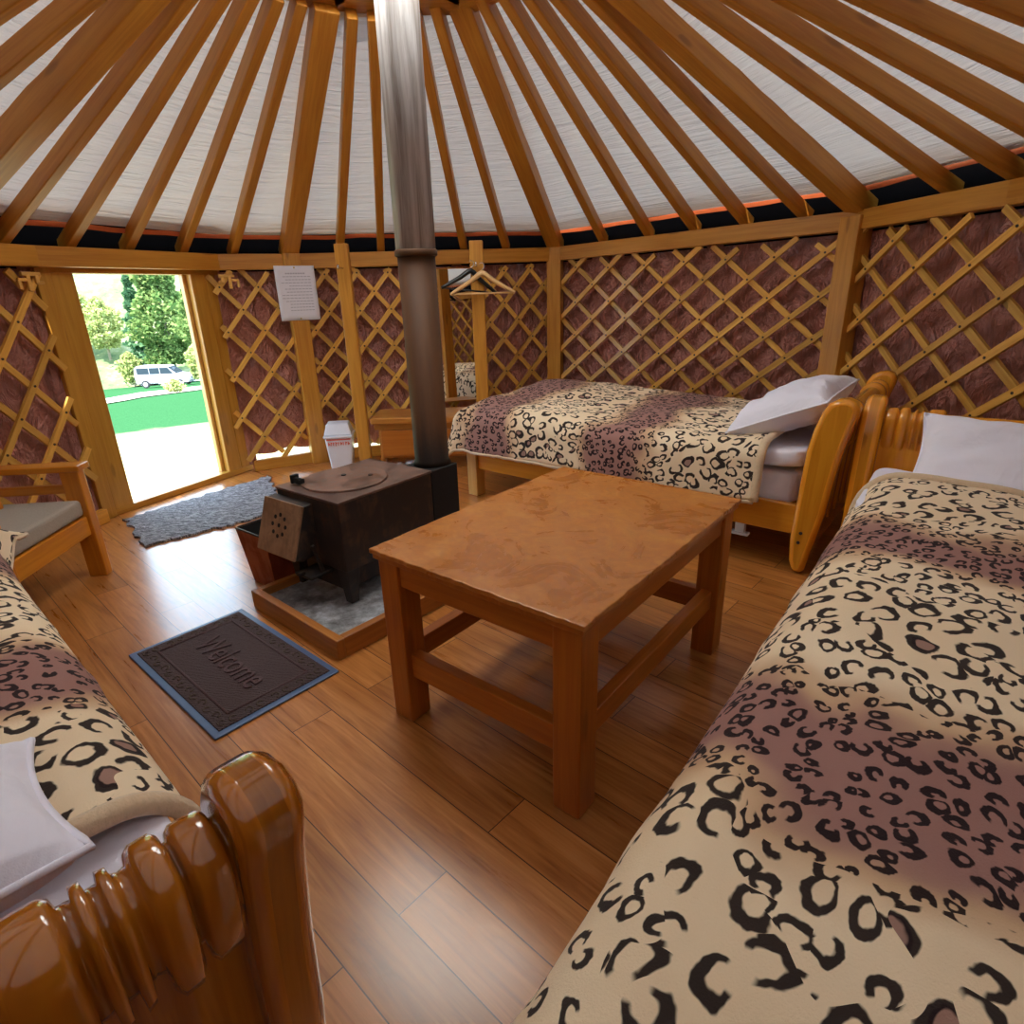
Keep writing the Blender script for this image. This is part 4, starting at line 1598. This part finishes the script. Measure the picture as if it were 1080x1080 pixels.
for P, zt, lab in ((V((-1.178, 4.70, 0)), 1.70, 'pine clothes post at the left end of the dresser'), (V((-.200, 4.60, 0)), 1.687, 'pine clothes post right of the mirror, carrying the hangers')):
    r = empty('clothes_post', P, 0, lab, 'post', 'clothes posts')
    mb = MB(); mb.box(-.048, .048, -.03, .03, 0, zt); mb.build('post_shaft', 'beam_wood', r, bevel=.006)
    mb = MB(); mb.tube([(0, -.03, zt - .165), (0, -.10, zt - .165), (0, -.16, zt - .168), (0, -.16, zt - .145)], .006, 8); mb.build('hook', 'steel', r)
# the right post stands on the dresser end
MIR_N = inward(P1, P2)
mt_ = V((P2[0] - P1[0], P2[1] - P1[1], 0)).normalized()
mcx = V((-.42, 5.22, 0))
mr = empty('wall_mirror', (mcx.x, mcx.y, .45), 0, 'tall mirror above the dresser between stove pipe and clothes post', 'mirror')
mb = MB(); mb.box(-.24, .24, .004, .02, .0, 1.09, axis=2); mb.build('mirror_backing', 'dresser_wood', mr, bevel=.003)
mb = MB(); mb.box(-.232, .232, 0, .004, .01, 1.08, axis=2); mb.build('mirror_glass', 'mirror', mr)
for x in (-.235, .235):
    mb = MB(); mb.box(x - .008, x + .008, -.006, .006, 0, 1.09); mb.build('mirror_frame', 'dresser_wood', mr, bevel=.003)

mr.rotation_euler = (math.radians(-2.2), 0, math.atan2(mt_.y, mt_.x))
# bin
bp = V((-1.40, 4.80, 0))
bn = empty('pedal_bin', bp, .15, 'small white plastic bin with red print beside the dresser post', 'bin')
mb = MB(); mb.beam((0, 0, 0), (0, 0, .27), .17, .15, (0, 1, 0), w1=.215, h1=.19); mb.build('bin_body', 'white_plastic', bn, bevel=.012)
mb = MB(); mb.beam((0, 0, .27), (0, 0, .295), .235, .21, (0, 1, 0)); mb.beam((0, 0, .295), (0, 0, .385), .222, .195, (0, 1, 0), w1=.17, h1=.13); mb.build('bin_lid', 'white_plastic', bn, bevel=.01)
mb = MB()
for k in range(9):
    x = -.085 + k * .0195
    h_ = random.choice((.018, .026, .034))
    mb.box(x, x + .006, -.096, -.089, .225 - h_ / 2, .225 + h_ / 2)
    mb.box(x, x + .014, -.096, -.089, .222 + random.uniform(-.01, .012), .228 + random.uniform(.0, .014))
mb.box(-.095, .095, -.0975, -.09, .254, .264)
mb.build('red_lettering', 'red_print', bn)

# hangers
hk = V((-.200, 4.515, 1.525))


def hanger(loc, rz, w, mats, label, bar=True, tilt=0.):
    r = empty('clothes_hanger', loc, rz, label, 'hanger', 'clothes hangers')
    r.rotation_euler = (0, tilt, rz)
    mb = MB()
    pts_ = []
    for i in range(25):
        a = -1 + 2 * i / 24
        pts_.append((a * w / 2, 0, -.075 - .115 * abs(a) ** 1.15 + .02 * math.exp(-(a * 4) ** 2)))
    mb.tube(pts_, [.011 + .008 * (1 - abs(-1 + 2 * i / 24)) for i in range(25)], 8, flat=1.)
    mb.build('hanger_arm', mats[0], r)
    if bar:
        mb = MB(); mb.tube([(-w / 2 + .01, 0, -.188), (w / 2 - .01, 0, -.188)], .006, 8); mb.build('trouser_bar', mats[0], r)
    mb = MB()
    hp = [(0, 0, -.06), (0, 0, -.035)]
    for k in range(10):
        q = -PI / 2 + k / 9 * PI * 1.35
        hp.append((.018 * math.cos(q), 0, -.012 + .022 * math.sin(q)))
    mb.tube(hp, .0028, 6)
    mb.build('hook', mats[1], r)


hanger(hk + V((.04, -.085, .0)), .05, .45, ('hanger_wood', 'steel'), 'pale wooden hanger with trouser bar hung on the right clothes post')
hanger(hk + V((-.035, .005, .02)), .26, .40, ('black_plastic', 'steel'), 'black plastic hanger behind the pale wooden one', tilt=.12)

# ------------------------------------------------------------------ armchair
ch = empty('armchair', (-2.19, 2.86, 0), math.atan2(-.995, .09), 'orange wooden armchair with grey seat cushion left of the door', 'armchair')
# local x: along the seat front towards the camera, y: towards the chair back is -y (left in the picture)
def cpart(name, b, mat='chair_wood', bv=.006, axis=None):
    mb = MB(); mb.box(*b, axis=axis); return mb.build(name, mat, ch, bevel=bv)
CW, CDp = .62, .62
for x in (0, CW):
    cpart('front_leg', (x - .028, x + .028, -.045, .045, 0, .575))
    cpart('back_leg', (x - .028, x + .028, -CDp - .04, -CDp + .04, 0, .80))
    cpart('armrest', (x - .05, x + .05, -CDp + .02, .065, .572, .604))
    cpart('side_rail', (x - .018, x + .018, -CDp, -.04, .24, .33))
    cpart('arm_side_rail', (x - .016, x + .016, -CDp, -.04, .455, .50))
cpart('seat_apron', (.02, CW - .02, -.026, .026, .235, .335))
cpart('back_apron', (.02, CW - .02, -CDp - .02, -CDp + .02, .24, .33))
cpart('seat_board', (.02, CW - .02, -CDp, -.02, .32, .338), axis=0)
for z in (.50, .64, .77): cpart('back_slat', (.02, CW - .02, -CDp - .012, -CDp + .012, z - .035, z + .035))
mb = MB(); mb.box(.02, CW - .02, -CDp + .03, .02, .338, .425, axis=0); mb.build('seat_cushion', 'cushion', ch, bevel=.02, seg=3)

# ------------------------------------------------------------------ outside
vdir = V((-.50, .866, 0)).normalized()      # middle of the doorway seen from the room


def gz(x, y):
    d = math.hypot(x, y)
    if d < 4.2: return -.24
    return -.24 - .0975 * (d - 4.2) + .03 * nz(x * .3, y * .3) * min(1, d / 10)


mb = MB()


def gf(u, v):
    ang = math.radians(60 + 120 * u)
    d = 2.0 + 83 * v ** 1.6
    x, y = d * math.cos(ang), d * math.sin(ang)
    return (x, y, gz(x, y))


mb.grid(gf, 90, 80)
struct(mb.build('ground', 'ground', closed=False), 'sunlit meadow outside the door')
# track

def pix_ground(x, y):
    r_ = ray(x, y)
    hd = math.hypot(r_.x, r_.y)
    D = (-.24 + .0975 * 4.2 - EYE) / (r_.z / hd + .0975)
    return V((r_.x / hd * D, r_.y / hd * D, 0))


mb = MB()
tk = [(60, 436, 428), (100, 429, 423), (150, 420, 414.5), (205, 412.5, 408.5), (250, 406.5, 403)]


def tkf(u, v):
    i = min(len(tk) - 2, int(u * (len(tk) - 1)))
    f = u * (len(tk) - 1) - i
    a = pix_ground(tk[i][0], tk[i][1]).lerp(pix_ground(tk[i + 1][0], tk[i + 1][1]), f)
    b = pix_ground(tk[i][0], tk[i][2]).lerp(pix_ground(tk[i + 1][0], tk[i + 1][2]), f)
    p = a.lerp(b, v)
    return (p.x, p.y, gz(p.x, p.y) + .05)


mb.grid(tkf, 40, 6)
struct(mb.build('path', 'track', closed=False), 'pale dirt track below the parked van')
# hillside behind
mb = MB()


def hf(u, v):
    ang = math.radians(85 + 75 * u)
    d = 78 + 110 * v
    x, y = d * math.cos(ang), d * math.sin(ang)
    z = -7.4 + 52 * v ** 1.05 + 3 * nz(x * .05, y * .05)
    return (x, y, z)


mb.grid(hf, 50, 40)
struct(mb.build('hill', 'hill', closed=False), 'pale sunlit hillside behind the trees')


def tree(p, h, r, mat, label, kind='round', nleaf=1500, ls=.45, cat='tree'):
    rt = empty('leafy_tree' if kind == 'round' else 'conifer_tree', p, 0, label, cat, 'trees outside the door')
    mb = MB()
    mb.tube([(0, 0, -.3), (.1, 0, h * .5), (0, .1, h * .92)], [h * .022, h * .015, h * .004], 8)
    mb.build('trunk', 'bark', rt)
    mb = MB()
    for i in range(nleaf):
        if kind == 'round':
            c = random.random()
            z = h * (.16 + .84 * c)
            rr_ = r * (math.sin(PI * min(1, .12 + .88 * c) ** .8) ** .7) * (.75 + .35 * nz(c * 9, i * .0, h))
            q = random.uniform(0, 2 * PI)
            lob = .75 + .35 * nz(math.cos(q) * 2 + h, math.sin(q) * 2, z * .5)
            k_ = math.sqrt(random.uniform(.25, 1)) * lob
            P = V((rr_ * k_ * math.cos(q), rr_ * k_ * math.sin(q), z))
        else:
            c = random.random() ** 1.3
            z = h * (.08 + .92 * c)
            tier = .75 + .25 * math.sin(c * 60)
            rr_ = r * (1 - c) * tier * math.sqrt(random.uniform(.2, 1)) + .05
            q = random.uniform(0, 2 * PI)
            P = V((rr_ * math.cos(q), rr_ * math.sin(q), z - rr_ * .25))
        a = V((random.gauss(0, 1), random.gauss(0, 1), random.gauss(0, .7))).normalized()
        b = a.cross(V((random.gauss(0, 1), random.gauss(0, 1), random.gauss(0, 1)))).normalized()
        l = ls * random.uniform(.6, 1.3)
        bi = len(mb.v)
        mb.v += [P - a * l * .5, P + b * l * .32, P + a * l * .5, P - b * l * .32]
        mb.face((bi, bi + 1, bi + 2, bi + 3), ((0, 0), (1, 0), (1, 1), (0, 1)))
    o = mb.build('crown', mat, rt, closed=False)


def at_pix(x, d, y=None):
    """point on the sloping ground in the direction of picture column x, distance d"""
    r_ = ray(x, 400 if y is None else y)
    h_ = math.hypot(r_.x, r_.y)
    X, Y = r_.x / h_ * d, r_.y / h_ * d
    return V((X, Y, gz(X, Y) if d < 78 else -7.4 + 52 * ((d - 78) / 110)))


tree(at_pix(186, 74), 13.5, 5.0, 'leaf_green', 'big green leafy tree behind the parked van', nleaf=8000, ls=.5)
tree(at_pix(158, 78), 12.5, 2.6, 'leaf_deep', 'dark slim conifer left of the big leafy tree', 'conifer', 3600, .5)
tree(at_pix(222, 66), 10.5, 3.0, 'leaf_green', 'smaller green tree at the right door jamb', nleaf=4000, ls=.45)
tree(at_pix(213, 58), 3.4, 2.0, 'leaf_pale', 'low yellow green bush right of the van', nleaf=1800, ls=.32, cat='bush')
tree(at_pix(122, 84), 6.5, 3.4, 'leaf_pale', 'pale yellow tree left of the dark conifer', nleaf=3200, ls=.42)
tree(at_pix(97, 86), 7, 3.6, 'leaf_pale', 'pale yellow tree nearest the left door jamb', nleaf=3200, ls=.42)
tree(at_pix(141, 76), 3.6, 2.4, 'leaf_pale', 'low pale shrub at the edge of the lawn', nleaf=1500, ls=.35, cat='bush')
for x, d, lab in ((94, 118, 'far conifer on the hill at the left'), (109, 128, 'far conifer on the hill, second from the left'), (128, 114, 'far conifer on the hill above the pale shrub'), (144, 132, 'far conifer high on the hill')):
    tree(at_pix(x, d), 13, 2.6, 'leaf_deep', lab, 'conifer', 1200, .7)
tree(at_pix(183, 41), .8, .9, 'leaf_pale', 'small weed clump on the verge in front of the van', nleaf=400, ls=.22, cat='bush')
# fence stake
fp_ = at_pix(104, 44)
mb = MB(); mb.cyl((0, 0, -.2), (0, 0, 2.1), .06, 8)
tag(mb.build('fence_stake', 'bark', None, fp_), 'thin stake on the lawn at the left edge of the doorway', 'stake')

# van
vp = at_pix(178, 63, 408)
vp.z = gz(vp.x, vp.y) + .06
va = math.atan2(.5, .866) - .42
vn = empty('parked_van', vp, va, 'white van parked on the grass beyond the track', 'van')
side = [(-2.3, .35), (2.15, .35), (2.3, .55), (2.28, .85), (2.1, 1.0), (1.25, 1.15), (.55, 1.78), (.3, 1.84), (-2.05, 1.88), (-2.25, 1.7), (-2.34, 1.0)]
mb = MB(); mb.prism(side, (0, -.85, 0), (1, 0, 0), (0, 0, 1), (0, 1.7, 0)); mb.build('van_body', 'van_paint', vn, bevel=.06, seg=3)
for x0, x1 in ((-2.05, -1.05), (-.98, -.15), (-.08, .72)):
    mb = MB()
    top_ = 1.72
    mb.prism([(x0, 1.2), (x1 + (.25 if x1 > .5 else 0), 1.2), (x1 - (.12 if x1 > .5 else 0), top_), (x0, top_)], (0, -.862, 0), (1, 0, 0), (0, 0, 1), (0, .02, 0)); mb.build('side_window', 'van_glass', vn)
    mb = MB()
    mb.prism([(x0, 1.2), (x1 + (.25 if x1 > .5 else 0), 1.2), (x1 - (.12 if x1 > .5 else 0), top_), (x0, top_)], (0, .842, 0), (1, 0, 0), (0, 0, 1), (0, .02, 0)); mb.build('side_window', 'van_glass', vn)
mb = MB(); mb.beam((1.205, 0, 1.20), (.62, 0, 1.735), 1.48, .03, (0.7, 0, .72)); mb.build('windscreen', 'van_glass', vn)
mb = MB(); mb.box(2.24, 2.34, -.8, .8, .38, .58); mb.build('bumper', 'van_trim', vn, bevel=.02)
mb = MB(); mb.box(2.27, 2.31, -.42, .42, .66, .80); mb.build('grille', 'van_trim', vn, bevel=.01)
for y in (-.66, .66):
    mb = MB(); mb.box(2.2, 2.3, y - .16, y + .16, .68, .84, axis=1); mb.build('headlight', 'clear_castor', vn, bevel=.02)
for x in (-1.5, 1.45):
    for y in (-.86, .86):
        mb = MB(); mb.cyl((x, y - .1, .33), (x, y + .1, .33), .33, 24); w_ = mb.build('wheel', 'van_tyre', vn, bevel=.03)
        mb = MB(); mb.cyl((x, y - .105, .33), (x, y + .105, .33), .19, 16); mb.build('hubcap', 'clear_castor', w_)

# ------------------------------------------------------------------ light
wd = bpy.data.worlds.new('sky')
scn.world = wd
wd.use_nodes = True
bg = wd.node_tree.nodes['Background']
bg.inputs[0].default_value = (.58, .79, 1, 1)
bg.inputs[1].default_value = 3.1
sd_ = bpy.data.lights.new('sun', 'SUN')
sd_.energy = 9.
sd_.angle = math.radians(1.)
sd_.color = (1, .96, .90)
so = bpy.data.objects.new('sun', sd_)
COL.objects.link(so)
sv = V((-.42 * math.cos(math.radians(58)), -.9 * math.cos(math.radians(58)), math.sin(math.radians(58))))
so.rotation_euler = sv.to_track_quat('Z', 'Y').to_euler()
so.location = (0, 0, 20)

vs_ = scn.view_settings
vs_.view_transform = 'Standard'
vs_.look = 'None'
vs_.gamma = 1
vs_.exposure = 1.32
scn.cycles.use_denoising = True
scn.cycles.max_bounces = 10
scn.cycles.diffuse_bounces = 6
scn.cycles.sample_clamp_indirect = 6
